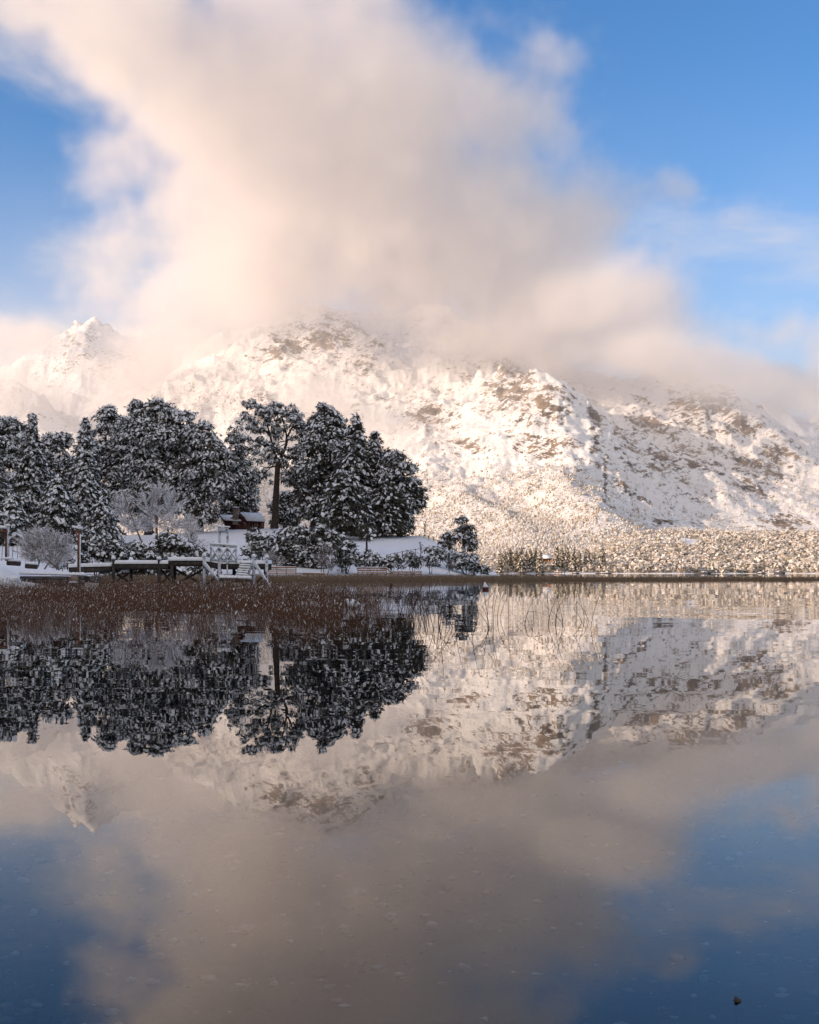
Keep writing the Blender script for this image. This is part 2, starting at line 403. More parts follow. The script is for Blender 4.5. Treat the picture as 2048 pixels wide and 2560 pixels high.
fb = np.linspace(-.55, .12, nb); fd = np.linspace(72, 420, nd)
FB, FD = np.meshgrid(fb, fd); ii = np.arange(nb * nd).reshape(nd, nb)
b_.add(np.column_stack([(FB * FD).ravel(), FD.ravel(), pen_h(FB * FD, FD).ravel()]), np.column_stack([ii[:-1, :-1].ravel(), ii[:-1, 1:].ravel(), ii[1:, 1:].ravel(), ii[1:, :-1].ravel()]))
tag(b_.build('snowy_point', M['snow_ground'], smooth_=True), kind='structure')
def gz(x, y): return float(pen_h(np.array([x]), np.array([y]))[0])

# ---- lake bed and water
def bed_h(x, y): return -.32 - .028 * np.clip(y, -40, 40) - .05 * np.clip(y - 40, 0, 60) + .10 * (fbm(x / 1.7, y / 1.7, 4, 101) - .5)
gx, gy = np.meshgrid(np.concatenate([[-9000, -3000, -600], np.linspace(-120, 120, 130), [600, 3000, 9000]]), np.concatenate([[-3000, -400], np.linspace(-30, 10, 90), np.linspace(11, 60, 60), [80, 150, 400, 1500, 9000]]))
b_ = B(); ii = np.arange(gx.size).reshape(gx.shape)
b_.add(np.column_stack([gx.ravel(), gy.ravel(), bed_h(gx, gy).ravel()]), np.column_stack([ii[:-1, :-1].ravel(), ii[:-1, 1:].ravel(), ii[1:, 1:].ravel(), ii[1:, :-1].ravel()]))
M['bed'] = mat('bed', (.022, .017, .016), .95, ((.055, .040, .032), 3.0, .4, .7), (25, .5, .03))
bed = tag(b_.build('lake_bed', M['bed'], smooth_=True), kind='structure')

def water_material():
    m = bpy.data.materials.new('water'); m.use_nodes = True
    N = m.node_tree.nodes; L = m.node_tree.links; N.remove(N['Principled BSDF']); out = N['Material Output']
    geo = N.new('ShaderNodeNewGeometry')
    def vn(sc, detail, off=(0, 0, 0)):
        mp = N.new('ShaderNodeMapping'); mp.inputs['Scale'].default_value = sc; mp.inputs['Location'].default_value = off
        L.new(geo.outputs['Position'], mp.inputs[0])
        t = N.new('ShaderNodeTexNoise'); t.inputs['Scale'].default_value = 1; t.inputs['Detail'].default_value = detail; t.inputs['Roughness'].default_value = .45
        L.new(mp.outputs[0], t.inputs[0]); return t
    def vm(op, a, b=None):
        n = N.new('ShaderNodeVectorMath'); n.operation = op
        L.new(a, n.inputs[0])
        if b is not None:
            if isinstance(b, tuple): n.inputs[1].default_value = b
            else: L.new(b, n.inputs[1])
        return n.outputs[0]
    def wave(t, ax, ay): return vm('MULTIPLY', vm('SUBTRACT', t.outputs['Color'], (.5, .5, .5)), (ax, ay, 0))
    a = wave(vn((.9, 1.6, 1), 1.5), .0045, .0075)
    b = wave(vn((.16, .42, 1), 1.0, (7, 3, 0)), .003, .007)
    c = wave(vn((3.2, 5.5, 1), 1.0, (1, 9, 0)), .002, .0035)
    # patches of livelier water
    pt = vn((.012, .05, 1), 3, (4, 4, 0))
    rp = N.new('ShaderNodeMapRange'); rp.inputs['From Min'].default_value = .42; rp.inputs['From Max'].default_value = .62; rp.inputs['To Min'].default_value = .45; rp.inputs['To Max'].default_value = 1.5
    L.new(pt.outputs['Fac'], rp.inputs[0])
    s = N.new('ShaderNodeVectorMath'); s.operation = 'SCALE'
    L.new(vm('ADD', vm('ADD', a, b), c), s.inputs[0]); L.new(rp.outputs[0], s.inputs['Scale'])
    nrm = vm('NORMALIZE', vm('ADD', s.outputs[0], (0, 0, 1)))
    fr = N.new('ShaderNodeFresnel'); fr.inputs['IOR'].default_value = 1.45; L.new(nrm, fr.inputs['Normal'])
    gl = N.new('ShaderNodeBsdfGlossy'); gl.inputs['Roughness'].default_value = .0; gl.inputs['Color'].default_value = (1, 1, 1, 1); L.new(nrm, gl.inputs['Normal'])
    tr = N.new('ShaderNodeBsdfTransparent'); tr.inputs['Color'].default_value = (.54, .66, .77, 1)
    mx = N.new('ShaderNodeMixShader')
    L.new(fr.outputs[0], mx.inputs[0]); L.new(tr.outputs[0], mx.inputs[1]); L.new(gl.outputs[0], mx.inputs[2]); L.new(mx.outputs[0], out.inputs['Surface'])
    return m
b_ = B()
b_.add([(-9000, -3000, 0), (9000, -3000, 0), (9000, 9000, 0), (-9000, 9000, 0)], [(0, 1, 2, 3)])
tag(b_.build('lake_water', water_material()), kind='structure')

# stones on the lake bed near the camera
rg = rnd(5)
def pebble(rng):
    b = B(); b.blob((0, 0, 0), (1, .75, .42), rng, n=7, rings=4, jit=.2, flat=-.8); return b
stone_mats = [mat('pebble_grey', (.12, .125, .135), .8), mat('pebble_pale', (.32, .31, .29), .8), mat('pebble_brown', (.20, .12, .08), .8), mat('pebble_dark', (.04, .04, .045), .8)]
protos = []
for k in range(8):
    o = pebble(rg).build('stone', stone_mats[[0, 1, 2, 0, 3, 1, 2, 0][k]], smooth_=True); protos.append(o)
pts = []
while len(pts) < 290:
    y = 2.5 + 5.2 * rg.random() ** 1.3; x = (rg.random() * 2 - 1) * .36 * y * 1.05
    r = .012 + .032 * rg.random() ** 2.2
    if all((x - a) ** 2 + (y - b) ** 2 > (r + c) ** 2 for a, b, c in pts): pts.append((x, y, r))
for k, (x, y, r) in enumerate(pts):
    o = protos[k] if k < 8 else protos[int(rg.integers(8))].copy()
    if k >= 8: COL.objects.link(o)
    o.parent = bed; o.location = (x, y, float(bed_h(np.array(x), np.array(y))) + r * .2); o.scale = (r,) * 3
    o.rotation_euler = ((rg.random() - .5) * .4, (rg.random() - .5) * .4, rg.random() * 6.28)
b_ = B()
for k in range(2600):
    y = 2.2 + 14 * rg.random() ** 1.4; x = (rg.random() * 2 - 1) * .40 * y; r = .006 + .03 * rg.random() ** 3
    b_.blob((x, y, float(bed_h(np.array(x), np.array(y))) + r * .15), (r, r * .75, r * .4), rg, n=5, rings=3, jit=.25, flat=-.6, m=int(rg.integers(4)))
o = b_.build('gravel', stone_mats, bed, True); o['kind'] = 'stuff'

# ================================================================ VEGETATION
UP = np.array((0, 0, 1.0))
def clumps(bl, bs, P, O, size, rng, nleaf=5, snow=.7, snow_r=.5, tilt=.8, droop=.35, leaf_w=.38, load=None):
    """at every point a spray of dark leaf blades (bl) and, on part of them, a pad of snow (bs)"""
    n = len(P)
    size = np.broadcast_to(size, (n,))
    Pr = np.repeat(P, nleaf, 0); Or = np.repeat(O, nleaf, 0); S = np.repeat(size, nleaf)[:, None]
    d = unit(Or * .55 + rng.normal(0, .55, Pr.shape) - UP * droop)
    w = unit(np.cross(d, rng.normal(0, 1, Pr.shape)))
    Ln = S * rng.uniform(.6, 1.3, (len(Pr), 1)); b0 = Pr + rng.normal(0, .28, Pr.shape) * S
    V = np.stack([b0 - w * Ln * leaf_w / 2, b0 + w * Ln * leaf_w / 2, b0 + d * Ln + w * Ln * .05], 1).reshape(-1, 3)
    bl.add(V, np.arange(len(V)).reshape(-1, 3))
    zr = (P[:, 2] - P[:, 2].min()) / max(np.ptp(P[:, 2]), .1)
    sel = rng.random(n) < snow * (.72 + .62 * zr) * (1 if load is None else load)      # the upper boughs caught most of the snow
    P = P[sel]; O = O[sel]; r = (size[sel] * snow_r * rng.uniform(.55, 1.25, sel.sum()))[:, None]
    if not len(P): return
    nn = unit(UP * (1.05 - .45 * tilt) + O * tilt + rng.normal(0, .22, P.shape))
    c = P + UP * r * .55 + O * r * .5
    A = unit(O - UP * .35 - nn * np.sum((O - UP * .35) * nn, 1, keepdims=True) + rng.normal(0, .25, P.shape)); C = np.cross(nn, A); st_ = rng.uniform(1.05, 1.7, (len(P), 1))
    ring = []
    for j in range(6):
        a = 2 * math.pi * j / 6; q = rng.uniform(.6, 1.2, (len(P), 1))
        ring.append(c + (A * math.cos(a) * st_ + C * math.sin(a) / st_ ** .6) * r * q - nn * r * rng.uniform(.25, .6, (len(P), 1)))
    V = np.stack([c + nn * r * .15] + ring, 1).reshape(-1, 3)
    base = np.arange(len(P))[:, None, None] * 7
    F = (np.array([(0, 1 + j, 1 + (j + 1) % 6) for j in range(6)])[None] + base).reshape(-1, 3)
    bs.add(V, F)

def finish_tree(name, label, cat, base, bt, bl, bs, group=None, leaf='leaf', bark='bark', snowm='snow'):
    t = thing(name, label, cat, base, group)
    if bt.n: bt.build('trunk', M[bark], t, True)
    if bl.n: bl.build('foliage' if cat != 'bush' else 'leaves', M[leaf], t)['kind'] = 'stuff'
    if bs.n: bs.build('snow', M[snowm], t, True)['kind'] = 'stuff'
    return t

def limb(bt, p, q, r0, r1, rng, n=5, sag=.1, k=5):
    p = np.array(p, float); q = np.array(q, float); L = np.linalg.norm(q - p)
    t = np.linspace(0, 1, k)[:, None]
    pts = p + (q - p) * t + np.sin(t * math.pi) * (rng.normal(0, .05, 3) * L + UP * L * -sag)
    bt.tube(pts, np.linspace(r0, r1, k), n)

def conifer(px, top, d, halfw, label, seed, z0=.06, snow=.62, size=.48, dens=1.2, group=None, leaf='leaf', name='conifer_tree', prof=.85, nleaf=5, pads=.62):
    """spire-shaped evergreen with drooping branches in whorls; halfw = half width of the skirt in photo pixels"""
    rng = rnd(seed); x = X(px, d); g = gz(x, d) - .15; h = Zp(top, d) - g; R = halfw * d / K
    bt, bl, bs = B(), B(), B()
    lean = rng.normal(0, .012, 2) * h
    tr = np.linspace(0, 1, 7)[:, None] * np.array((lean[0], lean[1], h))
    bt.tube(tr, np.linspace(.016 * h + .06, .02, 7), 8)
    PP = []; OO = []; LD = []; z = z0 * h
    while z < h * .985:
        u = (z - z0 * h) / (h * (1 - z0))
        Lr = R * (1 - u) ** prof * (1 - .25 * (1 - smooth(0, .12, np.array(u)))) + .18
        nb = max(4, int(5 + 5 * (1 - u)))
        a0 = rng.random() * 6.28
        for k in range(nb):
            a = a0 + 6.283 * (k + rng.uniform(-.3, .3)) / nb; Lk = Lr * rng.uniform(.62, 1.18)
            dirh = np.array((math.cos(a), math.sin(a), 0)); rise = .30 - .55 * (1 - u)
            m = max(3, int(Lk / (size * .42) * dens))
            t = (np.arange(m) + rng.random(m)) / m; t = .12 + .9 * t
            pos = lean_at(lean, z / h) + UP * z + dirh * (Lk * t)[:, None] + UP * (Lk * (rise * t - .22 * t * t))[:, None]
            side = np.array((-dirh[1], dirh[0], 0)) * (rng.normal(0, .24, m) * (Lk * (1.05 - t) * .8 + .25))[:, None]
            PP.append(pos + side + rng.normal(0, .08, (m, 3)))
            OO.append(np.tile(unit(dirh + UP * .1), (m, 1))); LD.append(np.full(m, rng.choice([.3, .8, 1.2, 1.5], p=[.25, .25, .3, .2])))
            if k % 2 == 0: bt.tube([lean_at(lean, z / h) + UP * z, pos[-1]], [.035 + .008 * Lk, .012], 4)
        z += size * rng.uniform(.62, .95) * (1.0 if u < .8 else .75)
    P = np.vstack(PP); O = np.vstack(OO)
    clumps(bl, bs, P, O, size * rng.uniform(.75, 1.2, len(P)), rng, nleaf, snow, pads, load=np.concatenate(LD))
    return finish_tree(name, label, 'tree', (x, d, g), bt, bl, bs, group, leaf)
def lean_at(lean, u): return np.array((lean[0] * u, lean[1] * u, 0))

def lobed(px, d, lobes, label, seed, trunk=None, snow=.62, size=.48, per=1.0, name='broad_evergreen_tree', cat='tree', group=None, leaf='leaf', depth=.9, sub=.36, nleaf=5, pads=.64, base_py=None, tilt=.8, bark='bark', fork=.45):
    """crown built from lobes (px, py, half width, half height in photo pixels); each lobe is a cauliflower of small leafy masses"""
    rng = rnd(seed); x = X(px, d); g = gz(x, d) - .15
    if base_py is not None: g = Zp(base_py, d)
    s = d / K; bt, bl, bs = B(), B(), B(); PP = []; OO = []; LD = []
    ctr = []
    for (lx, ly, rx, ry) in lobes:
        c = np.array(((lx - px) * s, rng.uniform(-.25, .25) * rx * s, Zp(ly, d) - g)); r = np.array((rx * s, rx * s * depth, ry * s)); ctr.append((c, r))
        area = (r[0] * r[2] + r[1] * r[2] + r[0] * r[1]) * 4.2
        rs = max(.55, sub * min(r[0], r[2]))
        k = max(6, int(area / (rs * rs * 2.2)))
        dv = unit(rng.normal(0, 1, (k, 3))); dv[:, 2] = np.where(dv[:, 2] < -.55, -dv[:, 2], dv[:, 2])
        sc = c + dv * r * rng.uniform(.62, .98, (k, 1))
        for q, dd in zip(sc, dv):
            rr = rs * rng.uniform(.6, 1.25); m = max(5, int(rr * rr * 15 / (size * size) * .36 * per)); ang = rng.random() * 6.28; el_ = rng.uniform(1.0, 1.7)
            v = unit(rng.normal(0, 1, (m, 3)) + UP * .35 + dd * .45)
            sc_ = np.array((1, 1, rng.uniform(.38, .75))); spread = rng.uniform(.55, 1.05, (m, 1)) * np.where(rng.random((m, 1)) < .16, rng.uniform(1.1, 1.7, (m, 1)), 1)
            along = np.array((math.cos(ang), math.sin(ang), -.25)) * (rng.normal(0, .35, (m, 1)) * rr * el_)
            PP.append(q + v * rr * sc_ * spread + along); LD.append(np.full(m, rng.choice([.35, .8, 1.15, 1.5], p=[.24, .26, .3, .2]))); OO.append(unit(v * np.array((1, 1, .3)) + dd * .4))
        # limbs carrying the lobe
    if trunk:
        tw = trunk * s; topc = max(c[2] for c, r in ctr); low = min(c[2] for c, r in ctr)
        fk = np.array((ctr[0][0][0] * .35, 0, max(low * .8, topc * fork)))
        if cat == 'tree':
            bt.tube([(0, 0, -.3), (0, 0, fk[2] * .12), fk * np.array((.5, .5, .55)), fk], [tw * 1.25, tw, tw * .85, tw * .7], 9)
        for c, r in ctr:
            limb(bt, fk if cat == 'tree' else (0, 0, 0), c, tw * .55, tw * .15, rng, 6)
            for q in range(4):
                e = c + unit(rng.normal(0, 1, 3) + UP * .2) * r * .8
                limb(bt, c, e, tw * .2, tw * .05, rng, 4)
    P = np.vstack(PP); O = np.vstack(OO)
    clumps(bl, bs, P, O, size * (.5 + 1.1 * rng.random(len(P)) ** 1.5), rng, nleaf, snow, pads, tilt, load=np.concatenate(LD))
    return finish_tree(name, label, cat, (x, d, g), bt, bl, bs, group, leaf, bark)

def bare(px, d, lobes, label, seed, name='frosted_bare_tree', cat='tree', trunk=4.0, n=900, stems=1, white=.8, group=None, tw=1.0, base_py=None, stem_pts=None):
    """leafless crown: boughs fork into twigs, most of them furred with snow"""
    rng = rnd(seed); x = X(px, d); g = gz(x, d) - .1
    if base_py is not None: g = Zp(base_py, d)
    s = d / K; bt, bf, bw = B(), B(), B(); r0 = trunk * s
    boughs = []
    for (lx, ly, rx, ry) in lobes:
        c = np.array(((lx - px) * s, 0, Zp(ly, d) - g)); r = np.array((rx * s, rx * s * .8, ry * s))
        st = np.array((rng.normal(0, .25) * stems, rng.normal(0, .25) * stems, 0)) if stems > 1 else np.zeros(3)
        mid = st * .6 + c * np.array((.55, .5, .5)) if stems == 1 else st * .5 + c * .5
        if stem_pts is None: limb(bt, st, mid, r0, r0 * .6, rng, 6, 0); limb(bt, mid, c, r0 * .6, r0 * .3, rng, 5, 0)
        else: mid = c * .7
        k = max(8, int(n * rx * ry / sum(a[2] * a[3] for a in lobes) / 14))
        for q in range(k):
            e = c + unit(rng.normal(0, 1, 3) + UP * .35) * r * rng.uniform(.55, 1.0)
            o0 = mid + (c - mid) * rng.uniform(0, 1.1)
            limb(bw if rng.random() < white * .6 else bt, o0, e, r0 * .18, r0 * .05, rng, 3, -.06, 4); boughs.append((o0, e))
    if stem_pts is not None:
        bt.tube([((a - px) * s, 0, Zp(b, d) - g) for a, b in stem_pts], np.linspace(r0 * 1.1, r0 * .35, len(stem_pts)), 7)
    # twigs as slim blades
    o0 = np.array([a for a, b in boughs]); e0 = np.array([b for a, b in boughs])
    idx = rng.integers(0, len(boughs), n * 4); t = rng.uniform(.25, 1.0, (len(idx), 1))
    p = o0[idx] + (e0[idx] - o0[idx]) * t
    dr = unit(unit(e0[idx] - o0[idx]) * .8 + rng.normal(0, .62, p.shape) + UP * .05)
    Ln = rng.uniform(.5, 1.5, (len(p), 1)) * tw * (.06 * np.mean([a[2] for a in lobes]) * s + .28)
    sd = unit(np.cross(dr, rng.normal(0, 1, p.shape))) * rng.uniform(.018, .05, (len(p), 1)) * max(.6, min(1.4, d / 170))
    w = rng.random(len(p)) < white
    for bb, msk in ((bf, w), (bt, ~w)):
        V = np.stack([p - sd, p + sd, p + dr * Ln], 1)[msk].reshape(-1, 3); bb.add(V, np.arange(len(V)).reshape(-1, 3))
    t_ = thing(name, label, cat, (x, d, g), group)
    bt.build('branches', M['twig'], t_)['kind'] = 'stuff'
    bf.build('frosted_twigs', M['frost'], t_)['kind'] = 'stuff'
    if bw.n: bw.build('snowy_boughs', M['snow'], t_, True)['kind'] = 'stuff'
    return t_

# ---- trees of the point, from left to right
SP = 'snowy trees on the point'
conifer(-40, 1060, 235, 95, 'snow-laden spruce cut off by the left edge of the photo', 100, group=SP, snow=.75)
lobed(18, 245, [(15, 1085, 45, 40), (-5, 1150, 60, 60), (30, 1190, 50, 60), (10, 1270, 75, 60)], 'snowy round-topped evergreen at the left edge, left of the slim spire', 101, 8, group=SP, snow=.75)
conifer(76, 1032, 215, 80, 'dark slim spire conifer near the left edge, tallest of the left pair of spires', 102, group=SP, snow=.68, prof=.95)
lobed(133, 262, [(128, 1120, 26, 28), (158, 1110, 22, 26), (120, 1180, 44, 50), (160, 1200, 36, 70)], 'pale heavily snowed tree set back between the two dark spires', 103, 7, group=SP, snow=.95, pads=.6)
conifer(212, 1042, 205, 80, 'dark slim spire conifer left of the tall rounded evergreens', 104, group=SP, snow=.68, prof=.95)
lobed(285, 250, [(272, 1048, 26, 30), (304, 1070, 26, 30), (280, 1090, 36, 34), (322, 1120, 34, 40), (270, 1140, 34, 34), (310, 1170, 45, 50), (282, 1215, 48, 50), (305, 1280, 60, 60)], 'snowy round-topped evergreen just right of the second spire', 105, 9, group=SP, snow=.95)
lobed(372, 242, [(340, 1028, 18, 26), (392, 1030, 26, 26), (420, 1040, 24, 26), (358, 1048, 24, 26), (452, 1062, 32, 34), (350, 1085, 42, 40), (420, 1110, 62, 44), (365, 1150, 52, 40), (455, 1140, 42, 42), (400, 1195, 70, 45), (365, 1260, 60, 50), (440, 1250, 60, 60)], 'tallest broad snowy evergreen of the left grove with several round tops', 106, 11, group=SP, snow=.95)
lobed(500, 238, [(512, 1085, 24, 26), (486, 1110, 28, 34), (530, 1130, 30, 34), (556, 1160, 28, 30), (505, 1180, 50, 46), (545, 1220, 40, 38), (480, 1255, 50, 48), (505, 1290, 40, 30)], 'snowy evergreen on the right side of the left grove, above the frosted bare tree', 107, 9, group=SP, snow=.9)
lobed(592, 278, [(590, 1165, 28, 30), (575, 1200, 32, 36), (612, 1210, 26, 36), (590, 1250, 42, 36), (615, 1262, 26, 34), (590, 1290, 40, 28)], 'dark evergreen behind the cabin at the right end of the left grove', 108, 7, group=SP, snow=.55)
conifer(140, 1190, 195, 95, 'low broad snowy conifer between and below the two dark spires', 109, group=SP, snow=.72, prof=.8)
conifer(30, 1230, 190, 80, 'low snowy conifer at the left edge below the first spire', 110, group=SP, snow=.75, prof=.8)
conifer(255, 1245, 190, 70, 'low snowy conifer left of the frosted bare tree', 111, group=SP, snow=.72, prof=.8)
bare(392, 172, [(400, 1225, 45, 30), (365, 1250, 50, 34), (430, 1255, 52, 36), (395, 1290, 75, 34), (440, 1310, 50, 30), (350, 1310, 45, 30)], 'wide frosted bare tree with dark upright trunk in front of the left grove', 112, trunk=3.6, n=2200, white=.93, group=SP, stem_pts=[(391, 1372), (392, 1335), (390, 1300), (394, 1262), (398, 1225)])
bare(330, 168, [(304, 1240, 24, 28), (305, 1275, 36, 34), (330, 1310, 40, 32)], 'frosted bare tree with a long leaning pale stem left of the wide bare tree', 113, trunk=2.4, n=1000, white=.92, group=SP, stem_pts=[(366, 1372), (352, 1350), (338, 1315), (326, 1280), (314, 1245), (304, 1222)])
bare(478, 172, [(476, 1300, 26, 28), (480, 1335, 40, 30), (490, 1360, 50, 24)], 'small frosted cone-shaped tree between the bare tree and the cabin', 114, trunk=2.4, n=900, white=.93, group=SP)

def tall_tree():
    d = 248; px = 687; s = d / K; rng = rnd(120); x = X(px, d); g = gz(x, d) - .2
    bt, bl, bs = B(), B(), B()
    W = lambda a, b, y=0: np.array(((a - px) * s, y, Zp(b, d) - g))
    bt.tube([W(686, 1328), W(687, 1315), W(690, 1240), W(693, 1190), W(695, 1152)], np.array((13.5, 9.5, 8, 7, 6.5)) * s, 10, jit=.06, rng=rng)
    for pts, r in (([(695, 1155), (706, 1138), (716, 1110), (717, 1090), (712, 1068)], 5.0), ([(695, 1155), (684, 1125), (676, 1090), (665, 1050)], 4.4), ([(716, 1110), (722, 1085), (735, 1060), (742, 1035)], 3.2),
                   ([(706, 1138), (724, 1145), (742, 1150)], 2.4), ([(684, 1125), (655, 1110), (620, 1095)], 2.8), ([(690, 1165), (668, 1170), (650, 1165)], 2.2), ([(712, 1068), (706, 1045), (700, 1020)], 2.4)):
        bt.tube([W(a, b) for a, b in pts], np.linspace(r, r * .35, len(pts)) * s, 7)
    PP = []; OO = []
    lob = [(640, 1020, 32, 18), (675, 1018, 30, 16), (625, 1045, 38, 22), (670, 1050, 38, 24), (612, 1080, 32, 22), (655, 1085, 44, 24), (600, 1095, 22, 16), (625, 1115, 36, 18), (665, 1120, 34, 20), (645, 1148, 34, 18), (655, 1178, 26, 18), (588, 1100, 14, 10), (600, 1128, 18, 12), (640, 1200, 16, 12), (690, 1075, 16, 20), (688, 1135, 16, 14), (764, 1085, 10, 12), (752, 1205, 10, 10),
           (720, 1030, 26, 16), (742, 1048, 20, 20), (738, 1078, 22, 18), (752, 1066, 10, 14), (700, 1022, 18, 10), (722, 1150, 24, 16), (742, 1130, 18, 16), (738, 1180, 22, 18), (720, 1188, 12, 12)]
    for lx, ly, rx, ry in lob:
        r = np.array((rx, rx * .8, ry)) * s; c = W(lx, ly, rng.uniform(-.5, .5) * r[1])
        limb(bt, W(693, min(1150, ly + 40)) if rng.random() < .5 else c - UP * r[2], c, .12, .04, rng, 4)
        for q in range(12):
            dv = unit(rng.normal(0, 1, 3) + UP * .15); cc = c + dv * r * rng.uniform(.4, 1.35) - UP * abs(rng.normal(0, .5)); m = int(rng.integers(8, 20))
            v = unit(rng.normal(0, 1, (m, 3)) + UP * .3 + dv * .3); PP.append(cc + v * .62 * np.array((1, 1, .6))); OO.append(unit(v * np.array((1, 1, .3)) + dv * .4))
    P = np.vstack(PP); O = np.vstack(OO)
    clumps(bl, bs, P, O, .46 * rng.uniform(.6, 1.4, len(P)), rng, 5, .8, .6, .85, .6)
    finish_tree('tall_evergreen_tree', 'tall lone tree with a bare forked trunk and two-part snowy crown right of the cabin', 'tree', (x, d, g), bt, bl, bs, SP)
tall_tree()
lobed(712, 268, [(712, 1250, 22, 20), (700, 1280, 28, 26), (726, 1290, 26, 28), (712, 1310, 34, 22)], 'small dark tree directly behind the trunk of the tall lone tree', 121, 5, group=SP, snow=.5, size=.5)
# dark group right of the tall tree
conifer(836, 1030, 244, 62, 'dark narrow conifer just behind the tallest of the big middle group', 129, group=SP, snow=.6, prof=.6, z0=.2)
lobed(812, 236, [(812, 1032, 17, 20), (828, 1052, 22, 24), (796, 1062, 22, 26), (845, 1075, 22, 30), (812, 1095, 36, 36), (778, 1130, 30, 34), (830, 1140, 46, 46), (775, 1195, 40, 42), (820, 1210, 56, 56), (765, 1250, 32, 32), (800, 1275, 50, 34)], 'dark round-topped evergreen, left and tallest of the big group in the middle', 130, 11, group=SP, snow=.58, per=1.1)
conifer(890, 1038, 228, 100, 'dark pointed conifer in the centre of the big group in the middle', 131, group=SP, snow=.5, prof=.85, z0=.14, size=.58, dens=1.2)
conifer(936, 1076, 236, 84, 'dark pointed conifer right of the centre peak of the big middle group', 132, group=SP, snow=.48, prof=.85, z0=.14, size=.58)
conifer(972, 1120, 232, 66, 'dark pointed conifer just left of the broad evergreen that closes the big middle group', 140, group=SP, snow=.45, prof=.8, z0=.14)
lobed(1000, 226, [(985, 1165, 32, 32), (1010, 1190, 34, 34), (975, 1215, 42, 40), (1025, 1232, 34, 36), (1000, 1265, 48, 36), (1045, 1262, 18, 22), (970, 1295, 40, 30), (1005, 1312, 26, 20)], 'broad snowy evergreen closing the right end of the big middle group', 133, 8, group=SP, snow=.55, per=1.15)
conifer(860, 1180, 214, 80, 'lower dark conifer at the front of the big group, its trunk bare at the foot', 134, group=SP, snow=.35, prof=.5, z0=.24, size=.6)
conifer(968, 1200, 222, 62, 'low dark conifer with straight trunk under the right part of the big group', 135, group=SP, snow=.3, prof=.5, z0=.16, size=.58)
lobed(783, 240, [(783, 1262, 34, 26), (770, 1288, 26, 16), (800, 1290, 26, 20)], 'small dark evergreen with short trunk at the left foot of the big group', 136, 9, group=SP, snow=.35, size=.5)
lobed(917, 185, [(917, 1330, 17, 14), (922, 1346, 16, 10)], 'little lollipop tree with thin bare trunk on the open snow slope', 137, 3.2, group=SP, snow=.2, size=.35, sub=.5, fork=.62)
lobed(1160, 190, [(1155, 1308, 12, 14), (1165, 1330, 18, 15), (1158, 1348, 20, 12), (1176, 1350, 14, 12), (1170, 1370, 18, 9)], 'slender dark pine standing alone on the snowy knoll at the right', 138, 3.6, group=SP, snow=.5, size=.36, sub=.5, fork=.6)
lobed(1122, 198, [(1124, 1345, 12, 13), (1116, 1362, 10, 16), (1127, 1372, 9, 12)], 'small dark shrubby pine left of the slender pine on the knoll', 139, 2.6, group=SP, snow=.35, size=.34, sub=.5)
for k, (px, top, d, lab) in enumerate([(1033, 1290, 236, 'thin leafless sapling at the right foot of the big middle group'), (1062, 1294, 238, 'thin leafless sapling on the crest beside the top of the snow slope'), (1052, 1345, 182, 'thin leafless sapling in front of the fence on the snow slope')]):
    base = {0: 1338, 1: 1340, 2: 1396}[k]
    bare(px, d, [(px, top + 14, 7, 12), (px + 2, top + 30, 9, 12)], lab, 150 + k, name='bare_sapling', trunk=1.0, n=50, white=.25, tw=.6, base_py=base)

# ---- bushes along the shore
SB = 'bushes along the shore'
def bush(px, d, lobes, label, seed, **k):
    a = dict(trunk=2.5, snow=.85, size=.42, pads=.62, sub=.42, nleaf=5, name='snowy_bush', cat='bush', group=SB, tilt=.55, depth=.75); a.update(k)
    return lobed(px, d, lobes, label, seed, **a)
bush(20, 120, [(5, 1305, 28, 18), (35, 1312, 22, 16), (15, 1330, 36, 18), (40, 1345, 30, 20)], 'thickly snowed bush behind the snow-capped beam at the left edge', 200)
bare(105, 92, [(70, 1352, 42, 34), (110, 1345, 48, 36), (150, 1362, 42, 34), (90, 1385, 60, 30), (140, 1395, 52, 28)], 'big grey frosted bush on the near bank left of the lantern post', 201, name='frosted_bush', cat='bush', trunk=2.0, n=2600, stems=3, white=.75, tw=1.3, base_py=1425)
bush(240, 135, [(220, 1352, 22, 24), (250, 1362, 26, 22), (228, 1385, 30, 20), (262, 1392, 30, 18), (292, 1385, 26, 18), (300, 1404, 28, 14)], 'snow-heaped bush behind the low part of the pier', 202)
bush(345, 138, [(330, 1382, 22, 14), (356, 1376, 22, 14), (372, 1395, 26, 12), (335, 1400, 28, 12)], 'low snowy bush under the wide frosted tree', 203)
bush(425, 140, [(405, 1352, 18, 16), (430, 1362, 24, 18), (408, 1380, 26, 16), (455, 1375, 26, 18), (485, 1382, 22, 14), (440, 1396, 40, 12)], 'snowy bush behind the highest part of the pier', 204)
bush(380, 139, [(285, 1428, 40, 9), (350, 1430, 44, 8), (420, 1429, 44, 9), (480, 1430, 34, 8)], 'low snowy scrub on the waterline behind the pier legs', 205)
bush(185, 128, [(165, 1392, 22, 16), (192, 1398, 24, 16), (178, 1412, 30, 12)], 'snowy bush right behind the post at the start of the pier', 218)
bush(520, 146, [(500, 1402, 22, 12), (528, 1406, 24, 10), (512, 1418, 30, 9)], 'low snowy bush seen through the crossed railing of the pier', 219)
bare(590, 152, [(585, 1402, 26, 14), (612, 1408, 24, 14)], 'twiggy frosted bush behind the stairs of the pier', 220, name='bare_bush', cat='bush', trunk=1.2, n=600, stems=3, white=.6, tw=.8)
bush(655, 168, [(640, 1352, 22, 16), (668, 1358, 22, 18), (650, 1375, 30, 16), (625, 1385, 20, 14)], 'snow-covered bush left of the largest shore bush', 206)
